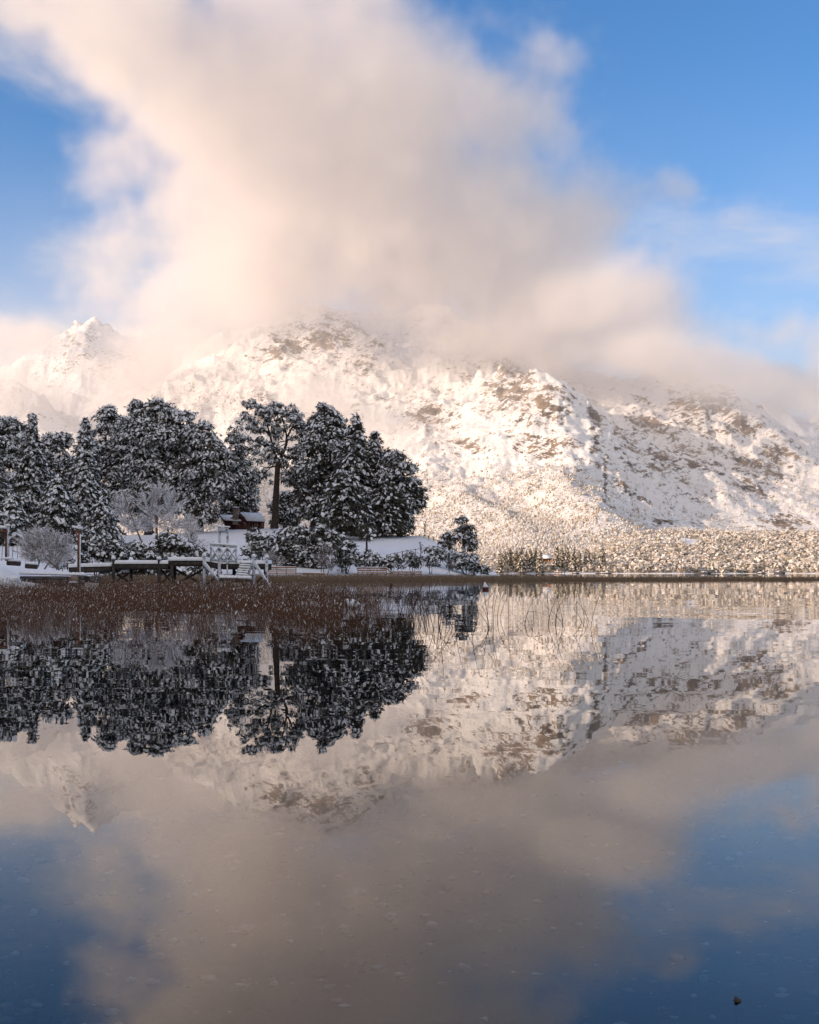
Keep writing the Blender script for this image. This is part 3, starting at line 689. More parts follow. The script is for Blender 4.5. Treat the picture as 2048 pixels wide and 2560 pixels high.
bush(765, 165, [(720, 1345, 26, 22), (760, 1340, 28, 22), (800, 1340, 30, 22), (708, 1372, 28, 24), (750, 1378, 42, 28), (800, 1370, 40, 24), (835, 1358, 22, 22), (730, 1408, 38, 22), (775, 1412, 34, 20), (700, 1395, 22, 22)], 'largest dark-leaved bush heaped with snow on the shore below the big trees', 207, snow=.72, per=1.1)
bare(682, 160, [(676, 1388, 24, 16), (690, 1402, 28, 16), (668, 1408, 22, 12)], 'twiggy brown-grey bare bush right of the pier end', 208, name='bare_bush', cat='bush', trunk=1.2, n=700, stems=3, white=.45, tw=.8)
bare(815, 158, [(815, 1375, 26, 20), (802, 1402, 24, 20), (828, 1405, 22, 22)], 'twiggy brown bare bush in front of the largest snowy bush', 209, name='bare_bush', cat='bush', trunk=1.2, n=900, stems=3, white=.3, tw=.8)
bush(868, 160, [(872, 1372, 20, 14), (858, 1392, 18, 18), (880, 1395, 18, 14), (866, 1415, 22, 14)], 'small grey-leaved bush at the right end of the largest snowy bush', 210, leaf='leaf_grey', snow=.5)
bush(930, 158, [(925, 1395, 24, 12), (945, 1402, 18, 12), (920, 1412, 24, 10)], 'rounded snowy bush behind the railed landing stage', 211, leaf='leaf_grey', snow=.6, size=.36)
bush(978, 158, [(968, 1408, 16, 10), (990, 1406, 14, 12), (980, 1418, 22, 8)], 'low snowy bush right of the rounded one behind the landing stage', 212, snow=.7, size=.34)
bush(1030, 160, [(1030, 1394, 14, 12), (1022, 1410, 18, 11), (1042, 1410, 12, 12)], 'upright snowy bush below the fence', 213, leaf='leaf_grey', snow=.6, size=.34)
bush(1075, 162, [(1074, 1402, 10, 9), (1080, 1416, 14, 8)], 'small dark bush with snow between the fence and the knoll', 214, snow=.6, size=.32)
bush(1095, 172, [(1085, 1380, 18, 8), (1105, 1384, 16, 8), (1095, 1394, 22, 7)], 'low snowy scrub on the slope left of the knoll path', 215, snow=.85, size=.32)
bare(1122, 162, [(1120, 1405, 14, 13), (1128, 1416, 14, 9)], 'dark leafless bush at the left foot of the knoll', 216, name='bare_bush', cat='bush', trunk=1.0, n=420, stems=3, white=.2, tw=.5)
bush(1165, 170, [(1150, 1395, 22, 12), (1172, 1402, 22, 11), (1150, 1415, 28, 11), (1182, 1420, 24, 9), (1200, 1428, 20, 6)], 'snow-blanketed low shrubs covering the knoll at the right end of the point', 217, snow=.93, size=.34, leaf='leaf_grey')

# ---- far shore woods (sunlit)
def tuft_wood(name, label, cat, N, seed, accept, hs, tri=34, kind='stuff', mats=('forest_snow', 'forest_brown'), frac=.6, group=None):
    rng = rnd(seed); Px, Py, n = [], [], 0
    while n < N:
        px, d = rng.uniform(1130, 2300, 4000), rng.uniform(748, 1045, 4000)
        k = rng.random(4000) < accept(px, d); Px.append(px[k]); Py.append(d[k]); n += k.sum()
    px = np.concatenate(Px)[:N]; d = np.concatenate(Py)[:N]
    x = X(px, d); z = far_h(x, d); ok = z > .25; x, d, z = x[ok], d[ok], z[ok]; n = len(x)
    H = rng.uniform(*hs, n); R = H * rng.uniform(.34, .52, n)
    v = unit(rng.normal(0, 1, (n, tri, 3)) + np.array((0, 0, .35)))
    c = np.stack([x, d, z + H * .52], 1)[:, None] + v * np.stack([R, R, H * .5], 1)[:, None] * rng.uniform(.72, 1.05, (n, tri, 1))
    nn = unit(v + rng.normal(0, .5, v.shape) + np.array((0, 0, .3))); A = unit(np.cross(nn, rng.normal(0, 1, v.shape))); C = np.cross(nn, A)
    r = (R * .52)[:, None, None] * rng.uniform(.6, 1.2, (n, tri, 1))
    V = np.stack([c + A * r, c - A * r * .5 + C * r * .87, c - A * r * .5 - C * r * .87], 2)
    b = B(); white = rng.random((n, tri)) < frac * (.75 + .5 * smooth(-.4, .7, v[..., 2]))
    for m, k in ((0, white), (1, ~white)):
        W = V[k].reshape(-1, 3); b.add(W, np.arange(len(W)).reshape(-1, 3), m)
    return tag(b.build(name, [M[a] for a in mats]), label, cat, group, kind)
def acc(px, d):
    n = fbm(px / 60, d / 60, 3, 301)
    a = np.where(px < 1500, .75, 1.0) * np.where(n < .33, .45, 1)
    a = np.where((px > 1232) & (px < 1462) & (d < 850), .12, a)
    clear = np.exp(-((px - 1620) / 165) ** 4) * smooth(830, 890, d)      # open snowy shoulder of the hill
    return np.clip(a - .80 * clear, 0, 1)
tuft_wood('far_woodland', 'sunlit snow-dusted woodland covering the low hill across the lake', 'woodland', 9500, 300, acc, (1.8, 6.2), tri=26, frac=.66)

def far_pine(px, top, d, label, seed, w=.2):
    rng = rnd(seed); x = X(px, d); g = float(far_h(np.array([x]), np.array([d]))[0]) - .2; h = Zp(top, d) - g
    bt, bl, bs = B(), B(), B()
    bt.tube([(0, 0, 0), (0, 0, h * .9)], [.22, .05], 5)
    m = 420; u = rng.random(m) ** 1.25; a = rng.random(m) * 6.283; lay = .75 + .35 * np.sin(u * 40)
    rr = h * w * (1 - u) ** .75 * lay * rng.uniform(.5, 1.05, m) + .15
    O = np.column_stack([np.cos(a), np.sin(a), 0 * a]); P = O * rr[:, None] + UP * (h * (.07 + .92 * u))[:, None]
    clumps(bl, bs, P, O, h * .055 * rng.uniform(.8, 1.2, m) + .2, rng, 4, .5, .6, .8)
    return finish_tree('pine_tree', label, 'tree', (x, d, g), bt, bl, bs, 'sunlit pines across the lake', 'pine_far', 'bark', 'forest_snow')
far = [(1250, 1384), (1262, 1378), (1275, 1372), (1290, 1376), (1302, 1370), (1314, 1377), (1326, 1374), (1338, 1370), (1350, 1378), (1392, 1366), (1404, 1372), (1418, 1368), (1433, 1370), (1447, 1378), (1468, 1374), (1484, 1380), (1506, 1372)]
ords = ['leftmost', 'second', 'third', 'fourth', 'fifth', 'sixth', 'seventh', 'eighth', 'ninth and last']
for k, (px, top) in enumerate(far):
    if k < 9: lab = 'sunlit pine left of the far cabin, %s from the left in that row' % ords[k]
    elif k < 14: lab = 'sunlit pine right of the far cabin, %s of five from the left' % ['first', 'second', 'third', 'fourth', 'fifth'][k - 9]
    else: lab = 'sunlit pine below the snowy shoulder of the far hill, %s of three' % ['left', 'middle', 'right'][k - 14]
    far_pine(px, top, 768 + 9 * (k % 4), lab, 320 + k, .17 + .03 * (k % 3))

# wooded mountain foot: little snow-dusted crowns on the slopes
rng = rnd(400); N = 90000
ci = rng.integers(0, NB - 1, N * 3); ri = rng.integers(0, int(ND * .72), N * 3)
pr = forest[ri, ci] * (MPX[ri, ci] > -60) * (MPX[ri, ci] < 2110) * (MPY[ri, ci] < 1405) * (.35 + .65 * smooth(.35, .6, fbm(MX[ri, ci] / 60, MY[ri, ci] / 60, 3, 401)))
k = rng.random(N * 3) < pr; ci, ri = ci[k][:N], ri[k][:N]; n = len(ci)
fx, fy = rng.random(n), rng.random(n)
lerp = lambda A: (A[ri, ci] * (1 - fx) + A[ri, ci + 1] * fx) * (1 - fy) + (A[ri + 1, ci] * (1 - fx) + A[ri + 1, ci + 1] * fx) * fy
P = np.column_stack([lerp(MX), lerp(MY), lerp(MZ) - .5]); H = 2.2 + 5.5 * rng.random(n) ** 2; R = H * rng.uniform(.3, .5, n)
V = [P + UP * H[:, None]]
for j in range(5):
    a = j * 2 * math.pi / 5 + rng.random(n) * .6
    V.append(P + np.column_stack([np.cos(a) * R, np.sin(a) * R, H * rng.uniform(.1, .4, n)]))
V = np.stack(V, 1).reshape(-1, 3)
F = (np.array([(0, 1 + j, 1 + (j + 1) % 5) for j in range(5)])[None] + np.arange(n)[:, None, None] * 6).reshape(-1, 3)
b_ = B(); wm = np.repeat(rng.random(n) < .72, 5)
b_.add(V, F[wm], 0); b_.add(np.zeros((0, 3)), F[~wm] - len(V), 1)
tag(b_.build('mountain_woodland', [M['forest_snow'], M['forest_brown']]), 'snow-dusted woodland on the lower mountain slopes', 'woodland', kind='stuff')

# ================================================================ REEDS
def reeds(name, mats, base, hgt, lean, rng, width, snow=0., bend=.5, seg=4, label=None, cat='reeds', kind='stuff', snow_r=.012):
    """slim arching stems: base (n,2), heights, lean angle to the right"""
    n = len(base); H = hgt
    az = rng.normal(0, .55, n) + np.where(rng.random(n) < .12, math.pi, 0)
    dirh = np.column_stack([np.cos(az), np.sin(az), 0 * az])
    t = np.linspace(0, 1, seg + 1)
    crv = bend * lean
    pts = np.stack([np.column_stack([base, np.full(n, -.25)]) + dirh * (H * (lean * .5 * u + crv * u ** 2.2))[:, None] + UP * ((H + .25) * (u - .22 * crv * u ** 2.6))[:, None] for u in t], 1)
    w = np.broadcast_to(width, (n,))
    sd = np.column_stack([w, 0 * w, 0 * w]) / 2
    L = np.stack([pts - sd[:, None] * (1 - .7 * t)[None, :, None], pts + sd[:, None] * (1 - .7 * t)[None, :, None]], 2).reshape(-1, 3)
    F = np.array([(2 * i, 2 * i + 1, 2 * i + 3, 2 * i + 2) for i in range(seg)])[None] + np.arange(n)[:, None, None] * 2 * (seg + 1)
    b = B(); b.add(L, F.reshape(-1, 4))
    o = tag(b.build(name, mats), label, cat, None, kind)
    if snow:
        k = rng.random(n) < snow; bs = B(); m = k.sum(); u = rng.uniform(.55, 1, m)
        i = np.minimum((u * seg).astype(int), seg - 1); f = (u * seg - i)[:, None]
        p = pts[k][np.arange(m), i]; q = pts[k][np.arange(m), i + 1]; c = p + (q - p) * f
        dr = unit(q - p); nn = np.cross(dr, np.array((0, 1.0, 0))); r = (w[k] * .7 + snow_r * rng.random(m) ** 5)[:, None]
        ln = (np.where(rng.random(m) < .6, rng.uniform(.015, .05, m), .010))[:, None]
        V = np.stack([c - dr * ln - nn * r * .5, c - dr * ln * .3 - nn * r, c + dr * ln, c + nn * r], 1).reshape(-1, 3)
        bs.add(V, np.arange(len(V)).reshape(-1, 4))
        s_ = bs.build('snow', M['snow'], o); s_['kind'] = 'stuff'
    return o
rng = rnd(500)
def bed_mask(px, d):
    py = HZ + K / d
    right = np.interp(d, [13, 19, 24, 30, 38, 46, 56, 66, 80], [300, 860, 990, 1035, 1010, 960, 870, 740, 640]) + 60 * (fbm(d / 3, px * 0, 3, 501) - .5)
    front = 13.5 + 7.5 * fbm(px / 130, px * 0, 3, 502) + np.where(px < 60, 2, 0)
    return smooth(150, -230, px - right) * smooth(-.5, 10, d - front) ** 1.3 * (.08 + .92 * smooth(.36, .62, fbm(px / 55, d / 4, 4, 503)))
n = 110000
d = 1 / rng.uniform(1 / 78, 1 / 13.5, n); px = rng.uniform(-80, 1120, n)
# even cover per square metre: weight by area that a pixel column spans
k = rng.random(n) < bed_mask(px, d) * np.clip((d / 50) ** 1.9, .05, 1) 
d, px = d[k], px[k]
base = np.column_stack([X(px, d), d]); 
H = (.28 + .56 * rng.random(len(d)) ** 1.6) * np.interp(d, [14, 26, 45, 70], [.75, .95, 1.0, 1.0])
o = reeds('reed_bed', M['reed'], base, H, rng.uniform(.1, .75, len(d)), rng, .0055 * np.clip(d / 26, .8, 2.4), .34, .6, label='dense brown reed bed flecked with snow in the shallow water', snow_r=.014)
print('reeds', len(d))
# fringe of reeds in front of the point and on to the right
n = 42000
px = rng.uniform(-60, 2140, n); dd = np.interp(px, [0, 500, 1200, 2048], [128, 128, 140, 152]) + rng.uniform(0, 10, n) + 5 * (fbm(px / 90, px * 0, 3, 511) - .5)
k = rng.random(n) < np.interp(px, [-60, 500, 560, 1250, 1500, 2048], [.5, .5, 1, .85, .8, .75]); px, dd = px[k], dd[k]
reeds('reed_fringe', M['reed_tan'], np.column_stack([X(px, dd), dd]), rng.uniform(.45, .85, len(px)) * np.interp(px, [0, 1100, 1500, 2048], [1.05, 1.0, .62, .55]), rng.uniform(.1, .6, len(px)), rng, .026, .06, .5, 3, label='thin far line of tan reeds along the shore of the point and across the lake', snow_r=.03)
# sparse stems standing in open water at the right edge of the bed
rng = rnd(520)
lone = []
for k in range(64):
    px = 985 + 500 * rng.random() ** 1.4; py = rng.uniform(1535, 1578) if px > 1080 else rng.uniform(1520, 1590); d = K / (py - HZ)
    H = rng.uniform(.5, .95) * (1.1 if px < 1350 else .85); aa = rng.uniform(-.25, .9) if rng.random() < .8 else -.7
    b = B(); broken = rng.random() < .22; pts = []
    a0 = -.65 * aa * .6 if rng.random() < .3 else .05
    p = np.array((0., 0, -.3)); ang = math.radians(rng.uniform(-14, 6)); pts.append(p.copy())
    for i in range(8):
        ang += (aa * .15 * (.5 + i * .14) if not (broken and i == 5) else 1.25)
        p = p + np.array((-math.sin(-ang), rng.normal(0, .04), math.cos(ang))) * (H + .3) / 8; pts.append(p.copy())
    b.tube(pts, np.linspace(.0060, .0026, len(pts)), 4)
    o = b.build('reed_stem', M['reed_thin']); o.location = (X(px, d), d, 0)
    tag(o, 'single thin bent reed stem standing in open water right of the dense reed bed', 'reed', 'lone reed stems right of the reed bed')

# ================================================================ PIER, BANK, POSTS
DK = 75.0
def D(px, py, d=DK): return (X(px, d), d, Zp(py, d))
rng = rnd(600)
def snow_bar(b, p, q, w, h, rng, k=None):
    """a roll of snow lying along a timber"""
    p = np.array(p, float); q = np.array(q, float); L = np.linalg.norm(q - p); k = k or max(4, int(L / .12))
    t = np.linspace(0, 1, k)[:, None]; c = p + (q - p) * t + UP * (h * .30)
    r = np.full(k, w / 2) * (1 + .13 * (rng.random(k) * 2 - 1)); r[0] *= .75; r[-1] *= .75
    T = unit(q - p); side = unit(np.cross(T, UP)) if abs(T[2]) < .98 else np.array((1., 0, 0)); nrm = np.cross(side, T)
    an = np.linspace(0, 2 * math.pi, 9)[:-1]
    sh = np.stack([np.cos(an), np.where(np.sin(an) > 0, np.sin(an), np.sin(an) * .4)], 1)
    ring = c[:, None] + side * (sh[:, 0][None, :] * r[:, None])[..., None] + nrm * (sh[:, 1][None, :] * (h * .6 * (1 + .2 * (rng.random((k, 1)) * 2 - 1))))[..., None]
    V = ring.reshape(-1, 3); n = 8
    F = [(i * n + j, i * n + (j + 1) % n, (i + 1) * n + (j + 1) % n, (i + 1) * n + j) for i in range(k - 1) for j in range(n)]
    b.add(V, F); b.add(np.zeros((0, 3)), np.array([[0, 7, 6, 5], [5, 4, 3, 2], [0, 5, 2, 1]]) - len(V)); e = (k - 1) * n
    b.add(np.zeros((0, 3)), np.array([[0, 1, 2, 3], [3, 4, 5, 6], [0, 3, 6, 7]]) + e - len(V))

pier = thing('pier', 'snow-covered wooden pier on braced posts above the reeds', 'pier', (X(430, DK), DK, 0))
DW = 1.7
secs = [(172, 278, 1418, 1415), (281, 420, 1409, 1409), (421, 511, 1401, 1401), (512, 556, 1402, 1409), (557, 671, 1409, 1409)]
pl = B(); pl.box((0, 0, 0), (.185, DW, .05)); plank = None
for (a, b, ya, yb) in secs:
    xa, za = X(a, DK), Zp(ya, DK); xb, zb = X(b, DK), Zp(yb, DK); n = max(3, int((xb - xa) / .20))
    for i in range(n):
        t = (i + .5) / n
        o = pl.build('plank', M['wood_dark'], pier) if plank is None else plank.copy()
        if plank is None: plank = o
        else: COL.objects.link(o); o.parent = pier
        o.location = (xa + (xb - xa) * t - pier.location[0], DW / 2 + rng.normal(0, .015), za + (zb - za) * t + rng.normal(0, .006))
        o.rotation_euler = (0, -math.atan2(zb - za, xb - xa), 0)
parts = []
def part(name, m, build, parent=pier, sm=False):
    b = B(); build(b); o = b.build(name, M[m] if isinstance(m, str) else m, parent, sm); o.location = tuple(-c for c in parent.location); return o
def P3(px, py, dy=0): return (X(px, DK), DK + dy, Zp(py, DK))
for (a, b, ya, yb) in secs:
    for dy in (.06, DW - .06):
        part('beam', 'wood_dark', lambda B_: B_.beam(P3(a, ya + 8.0, dy), P3(b, yb + 8.0, dy), .16, .34))
    def snowbed(B_, a=a, b=b, ya=ya, yb=yb):
        xa, xb = X(a - 1, DK), X(b + 1, DK); za, zb = Zp(ya, DK) + .028, Zp(yb, DK) + .028; k = max(8, int((xb - xa) / .1)); r = rng
        sec = np.array([(-.07, -.04), (-.08, .05), (-.02, .14), (.12, .175), (DW * .5, .19), (DW - .12, .175), (DW + .02, .13), (DW + .07, -.03)])
        V = []
        for i in range(k + 1):
            t = i / k; jit = r.random() * .03; notch = -.035 if i % 2 else 0
            for j, (yy, zz) in enumerate(sec): V.append((xa + (xb - xa) * t, DK + yy - (jit if j < 3 else -jit if j > 5 else 0) - (notch if j < 2 else 0), za + (zb - za) * t + zz * (1 + .25 * (r.random() - .5))))
        m = len(sec); B_.add(V, [(i * m + j, (i + 1) * m + j, (i + 1) * m + j + 1, i * m + j + 1) for i in range(k) for j in range(m - 1)])
        B_.add(np.zeros((0, 3)), np.array([[0, 1, 2, 3], [3, 4, 7, 0], [4, 5, 6, 7]]) - len(V)); B_.add(np.zeros((0, 3)), np.array([[3, 2, 1, 0], [0, 7, 4, 3], [7, 6, 5, 4]]) + k * m - len(V))
    part('deck_snow', 'snow', snowbed, sm=True)
def post(px, top, bot, dy, r=.105, m='wood_dark', cap=True, frost=False):
    part('post', 'wood_frost' if frost else m, lambda B_: B_.tube([P3(px + rng.normal(0, .5), bot, dy), P3(px, (top + bot) / 2, dy), P3(px, top, dy)], [r * 1.08, r, r * .97], 9, jit=.04, rng=rng), sm=True)
    if cap: part('snow_cap', 'snow', lambda B_: B_.blob((X(px, DK), DK + dy, Zp(top, DK) + .05), (r * 1.5, r * 1.5, .17), rng, n=9, rings=6, jit=.1), sm=True)
for px, top, dy, fr in ((284, 1398, -.02, False), (312, 1400, DW, False), (398, 1399, -.02, False), (424, 1396, DW, False), (430, 1412, -.02, False), (511, 1391, -.06, True), (498, 1396, DW, False), (549, 1389, -.06, True), (603, 1397, DW, False), (635, 1393, -.06, True), (667, 1395, -.06, True), (655, 1398, DW, False), (575, 1400, DW, False)):
    post(px, top, 1490, dy, .10, frost=fr, cap=top < 1410)
def brace(a, ya, b, yb, dy, r=.07, m='wood_dark', snow=False):
    part('brace', m, lambda B_: B_.tube([P3(a, ya, dy), P3((a + b) / 2, (ya + yb) / 2, dy), P3(b, yb, dy)], r, 7), sm=True)
for a, ya, b, yb, dy in ((284, 1452, 312, 1436, .8), (284, 1436, 312, 1454, .9), (398, 1424, 430, 1462, .5), (398, 1460, 430, 1424, .6), (430, 1424, 498, 1462, 1.2), (430, 1462, 498, 1424, 1.3), (446, 1462, 492, 1421, -.15), (511, 1462, 549, 1430, .9), (575, 1424, 603, 1460, 1.5), (603, 1424, 575, 1460, 1.6), (640, 1456, 667, 1424, .9), (284, 1424, 300, 1424, .4)):
    brace(a, ya, b, yb, dy, .045 if a == 446 else .075)
for a, ya, b, yb in ((513, 1408, 550, 1455), (639, 1409, 677, 1468)):
    brace(a, ya, b, yb, -.30, .105, 'wood_frost'); part('snow_roll', 'snow', lambda B_: snow_bar(B_, P3(a + 1, ya - 1.5, -.31), P3(b, yb - 1.5, -.31), .17, .10, rng), sm=True)
brace(549, 1436, 562, 1455, -.1, .06, 'wood_frost')
part('post', 'wood_frost', lambda B_: B_.tube([P3(569, 1460, -.2), P3(570, 1400, -.2)], .05, 7), sm=True)
# railing with crossed slats
rl = part('railing', 'wood_frost', lambda B_: [B_.tube([P3(px, 1404 + (3 if px > 560 else 0), -.1), P3(px, t, -.1)], .062, 8) for px, t in ((528, 1362), (549, 1363), (570, 1365), (591, 1367))] and None, sm=True)
for (a, b, t0, t1) in ((528, 549, 1362, 1363), (549, 570, 1364, 1365), (570, 591, 1365, 1367)):
    for (ya, yb) in ((t0 + 5, 1399), (1399, t1 + 5)):
        o = part('slat', 'wood_frost', lambda B_: B_.tube([P3(a, ya, -.16 if ya < yb else -.07), P3(b, yb, -.16 if ya < yb else -.07)], .05, 7), sm=True)
        part('snow_roll', 'snow', lambda B_: snow_bar(B_, P3(a, ya - 1, -.17), P3(b, yb - 1, -.17), .10, .08, rng), sm=True)
part('rail', 'wood_frost', lambda B_: B_.tube([P3(526, 1363, -.1), P3(593, 1368, -.1)], .065, 8), sm=True)
part('rail', 'wood_frost', lambda B_: B_.tube([P3(526, 1399, -.1), P3(593, 1403, -.1)], .05, 8), sm=True)
part('snow_roll', 'snow', lambda B_: snow_bar(B_, P3(526, 1361.5, -.1), P3(594, 1366.5, -.1), .24, .17, rng), sm=True)
# notice frame above the railing
part('sign_post', 'wood_frost', lambda B_: B_.tube([P3(548.5, 1402, .05), P3(548.5, 1317, .05)], .085, 9, jit=.05, rng=rng), sm=True)
part('sign_post', 'wood_frost', lambda B_: B_.tube([P3(568.5, 1402, .05), P3(568.5, 1320, .05)], .07, 9, jit=.05, rng=rng), sm=True)
part('sign_board', 'wood_frost', lambda B_: B_.box(P3(559, 1325.5, -.02), (.62, .07, .30)))
part('snow_roll', 'snow', lambda B_: snow_bar(B_, P3(545, 1318, .02), P3(575, 1319.5, .02), .26, .12, rng), sm=True)
part('snow_cap', 'snow', lambda B_: B_.blob(P3(548.5, 1316, .05), (.13, .13, .12), rng, n=9, rings=6), sm=True)
# stairs down to the low platform
stair = [((604, 1408), (593, 1447)), ((630, 1408), (621, 1449))]
for (a, b) in stair:
    part('stringer', 'wood_frost', lambda B_: B_.beam(P3(*a, -.12), P3(*b, -.75), .06, .22))
for i in range(7):
    t = (i + .35) / 7; l = [stair[0][0][k] + t * (stair[0][1][k] - stair[0][0][k]) for k in (0, 1)]; r_ = [stair[1][0][k] + t * (stair[1][1][k] - stair[1][0][k]) for k in (0, 1)]
    dy = -.14 - .63 * t
    part('step', 'wood_dark', lambda B_: B_.beam(P3(l[0], l[1], dy), P3(r_[0], r_[1], dy), .24, .05))
    part('snow_roll', 'snow', lambda B_: snow_bar(B_, P3(l[0] + .5, l[1] - 1.3, dy - .05), P3(r_[0] - .5, r_[1] - 1.3, dy - .05), .22, .13, rng), sm=True)
part('low_platform', 'wood_dark', lambda B_: B_.beam(P3(557, 1449.5, -1.0), P3(632, 1451.5, -1.0), .9, .14))
for px in (560, 590, 628):
    part('post', 'wood_frost', lambda B_: B_.tube([P3(px, 1490, -1.2), P3(px, 1450, -1.2)], .08, 8, jit=.06, rng=rng), sm=True)
part('snow_roll', 'snow', lambda B_: snow_bar(B_, P3(556, 1447, -1.0), P3(633, 1449, -1.0), .95, .26, rng, 30), sm=True)
for px in (586, 606, 611, 600):
    part('snow_cap', 'snow', lambda B_: B_.blob(P3(px, 1445, -1.15), (.16, .16, .14), rng, n=8, rings=5), sm=True)
for px, t in ((621, 1382), (625, 1382), (641, 1378), (643, 1381)):
    part('ladder_rail', 'metal', lambda B_: B_.tube([P3(px, 1402, 1.2), P3(px, t, 1.2)], .025, 6), sm=True)

# near bank on the left with its retaining wall
DB = 73.0
def bank_h(x, y):
    px = CX + K * x / y; e = np.interp(px, [-400, 0, 40, 100, 190, 215, 250], [2.4, 1.72, 1.62, 1.22, .62, .42, .36])
    fr = np.interp(px, [-400, 0, 60, 250], [70.4, 70.8, 72.6, 73.2])
    up = smooth(0, 1.6, y - fr); lo = np.interp(px, [-400, 40, 62, 250], [.2, .25, .55, .40])
    return -.5 + smooth(-.5, .35, y - fr) * (lo + .5) + up * (e - lo) * smooth(0, 6, y - fr) + .12 * (fbm(x / .9, y / .9, 4, 611) - .5) * smooth(-.3, .4, y - fr)
bx, by = np.meshgrid(np.linspace(-.47, X(246, 1), 150), np.linspace(69.5, 95, 110)); bx = bx * by
b_ = B(); ii = np.arange(bx.size).reshape(bx.shape)
b_.add(np.column_stack([bx.ravel(), by.ravel(), bank_h(bx, by).ravel()]), np.column_stack([ii[:-1, :-1].ravel(), ii[:-1, 1:].ravel(), ii[1:, 1:].ravel(), ii[1:, :-1].ravel()]))
tag(b_.build('snowy_bank', M['snow'], smooth_=True), kind='structure')
wall = thing('retaining_wall', 'dark timber retaining wall with a snow cap at the water edge on the left', 'wall', (X(150, DB), DB, 0))
def W3(px, py, dy=0): return (X(px, DB), DB + dy, Zp(py, DB))
for i, (y0, y1) in enumerate(((1441, 1449), (1449.4, 1457.5), (1458, 1467))):
    part('log', 'rock_dark', lambda B_: B_.tube([W3(52 + 3 * i, (y0 + y1) / 2, -.1), W3(150, (y0 + y1) / 2 + .5, -.12), W3(212, (y0 + y1) / 2 + 1, -.1)], .115, 8, jit=.08, rng=rng), wall, True)
part('snow_cap', 'snow', lambda B_: snow_bar(B_, W3(50, 1437, .0), W3(214, 1441, .0), .62, .26, rng, 60), wall, True)
part('log', 'rock_dark', lambda B_: B_.tube([W3(205, 1449, .5), W3(246, 1450, .5)], .22, 8, jit=.1, rng=rng), wall, True)
part('snow_roll', 'snow', lambda B_: snow_bar(B_, W3(205, 1441, .5), W3(222, 1442, .5), .4, .1, rng), wall, True)
st = tag(part('stone_block', 'stone', lambda B_: B_.blob(W3(189, 1448, -.35), (.30, .25, .24), rng, n=9, rings=6, flat=-.9), None or wall, True))
part('snow_cap', 'snow', lambda B_: B_.blob(W3(188, 1456, -.55), (.30, .2, .09), rng, n=9, rings=5), wall, True)
for k, (px, py, r) in enumerate([(6, 1462, .42), (30, 1459, .36), (52, 1464, .34), (72, 1465, .24), (88, 1464, .18), (101, 1464, .15), (16, 1447, .3), (44, 1446, .32), (112, 1467, .12)]):
    b = B(); b.blob((0, 0, 0), (r, r * .9, r * .75), rng, n=10, rings=7, jit=.1, flat=-.8)
    o = b.build('snowy_boulder', M['snow'], smooth_=True); o.location = W3(px, py + 2, -1.2 if py > 1455 else -.7)
    tag(o, 'snow-covered boulder on the left bank, %s' % ['largest, at the very left edge by the water', 'second from the left edge by the water', 'third from the left by the water', 'fourth, at the end of the timber wall', 'small one, fifth in the row by the water', 'small one, sixth in the row by the water', 'upper one near the left edge', 'upper one left of the timber wall', 'smallest and rightmost in the row'][k], 'boulder', 'snowy boulders on the left bank')
for k, (px, py, L, lab) in enumerate([(18, 1404, 34, 'snow-capped dark log lying on the left bank near the beam frame'), (63, 1412, 30, 'snow-capped dark log lying on the left bank below the grey bush')]):
    t = thing('log', lab, 'log', W3(px, py + 5, 1.2))
    part('wood', 'wood_dark', lambda B_: B_.tube([W3(px - L / 2, py + 3, 1.2), W3(px + L / 2, py + 5, 1.2)], .14, 8, jit=.1, rng=rng), t, True)
    part('snow_cap', 'snow', lambda B_: snow_bar(B_, W3(px - L / 2, py - 1, 1.25), W3(px + L / 2, py + 1, 1.25), .5, .22, rng), t, True)
# lantern post and beam frame
def V3(px, py, d, dy=0): return (X(px, d), d + dy, Zp(py, d))
t = thing('lantern_post', 'brown wooden post with snow-laden bracket arm at the start of the pier', 'post', V3(196, 1434, 73.6))
q = lambda px, py, dy=0: V3(px, py, 73.6, dy)
part('post', 'wood_red', lambda B_: B_.beam(q(196, 1438), q(197.5, 1330), .13, .13), t)
part('snow_side', 'snow', lambda B_: B_.tube([q(199.6, 1434), q(199.6, 1390), q(200, 1335)], .055, 7, jit=.12, rng=rng), t, True)
part('arm', 'wood_red', lambda B_: B_.beam(q(183, 1327), q(204, 1328), .12, .11), t)
part('brace', 'wood_red', lambda B_: B_.beam(q(188, 1330), q(195, 1345), .07, .07), t)
part('snow_cap', 'snow', lambda B_: snow_bar(B_, q(181, 1320.5), q(206, 1325.5), .30, .22, rng), t, True)
part('snow_ball', 'snow', lambda B_: B_.blob(q(198, 1316), (.12, .12, .12), rng, n=9, rings=6), t, True)
t = thing('beam_frame', 'brown wooden frame with snow-capped beam and brace cut by the left edge', 'frame', V3(14, 1400, 72.5))
q = lambda px, py, dy=0: V3(px, py, 72.5, dy)
part('beam', 'wood_red', lambda B_: B_.beam(q(-60, 1328), q(20, 1328), .14, .14), t)
part('snow_cap', 'snow', lambda B_: snow_bar(B_, q(-60, 1321), q(18, 1323), .32, .24, rng), t, True)
part('post', 'wood_red', lambda B_: B_.beam(q(14, 1402, .15), q(15, 1330, .15), .15, .15), t)
part('snowy_post', 'wood_frost', lambda B_: B_.tube([q(20.5, 1400), q(20.5, 1316)], .075, 8, jit=.08, rng=rng), t, True)
part('snow_ball', 'snow', lambda B_: B_.blob(q(19, 1314.5), (.17, .15, .14), rng, n=9, rings=6), t, True)
part('brace', 'wood_red', lambda B_: B_.beam(q(3, 1330, .1), q(14, 1348, .1), .09, .09), t)
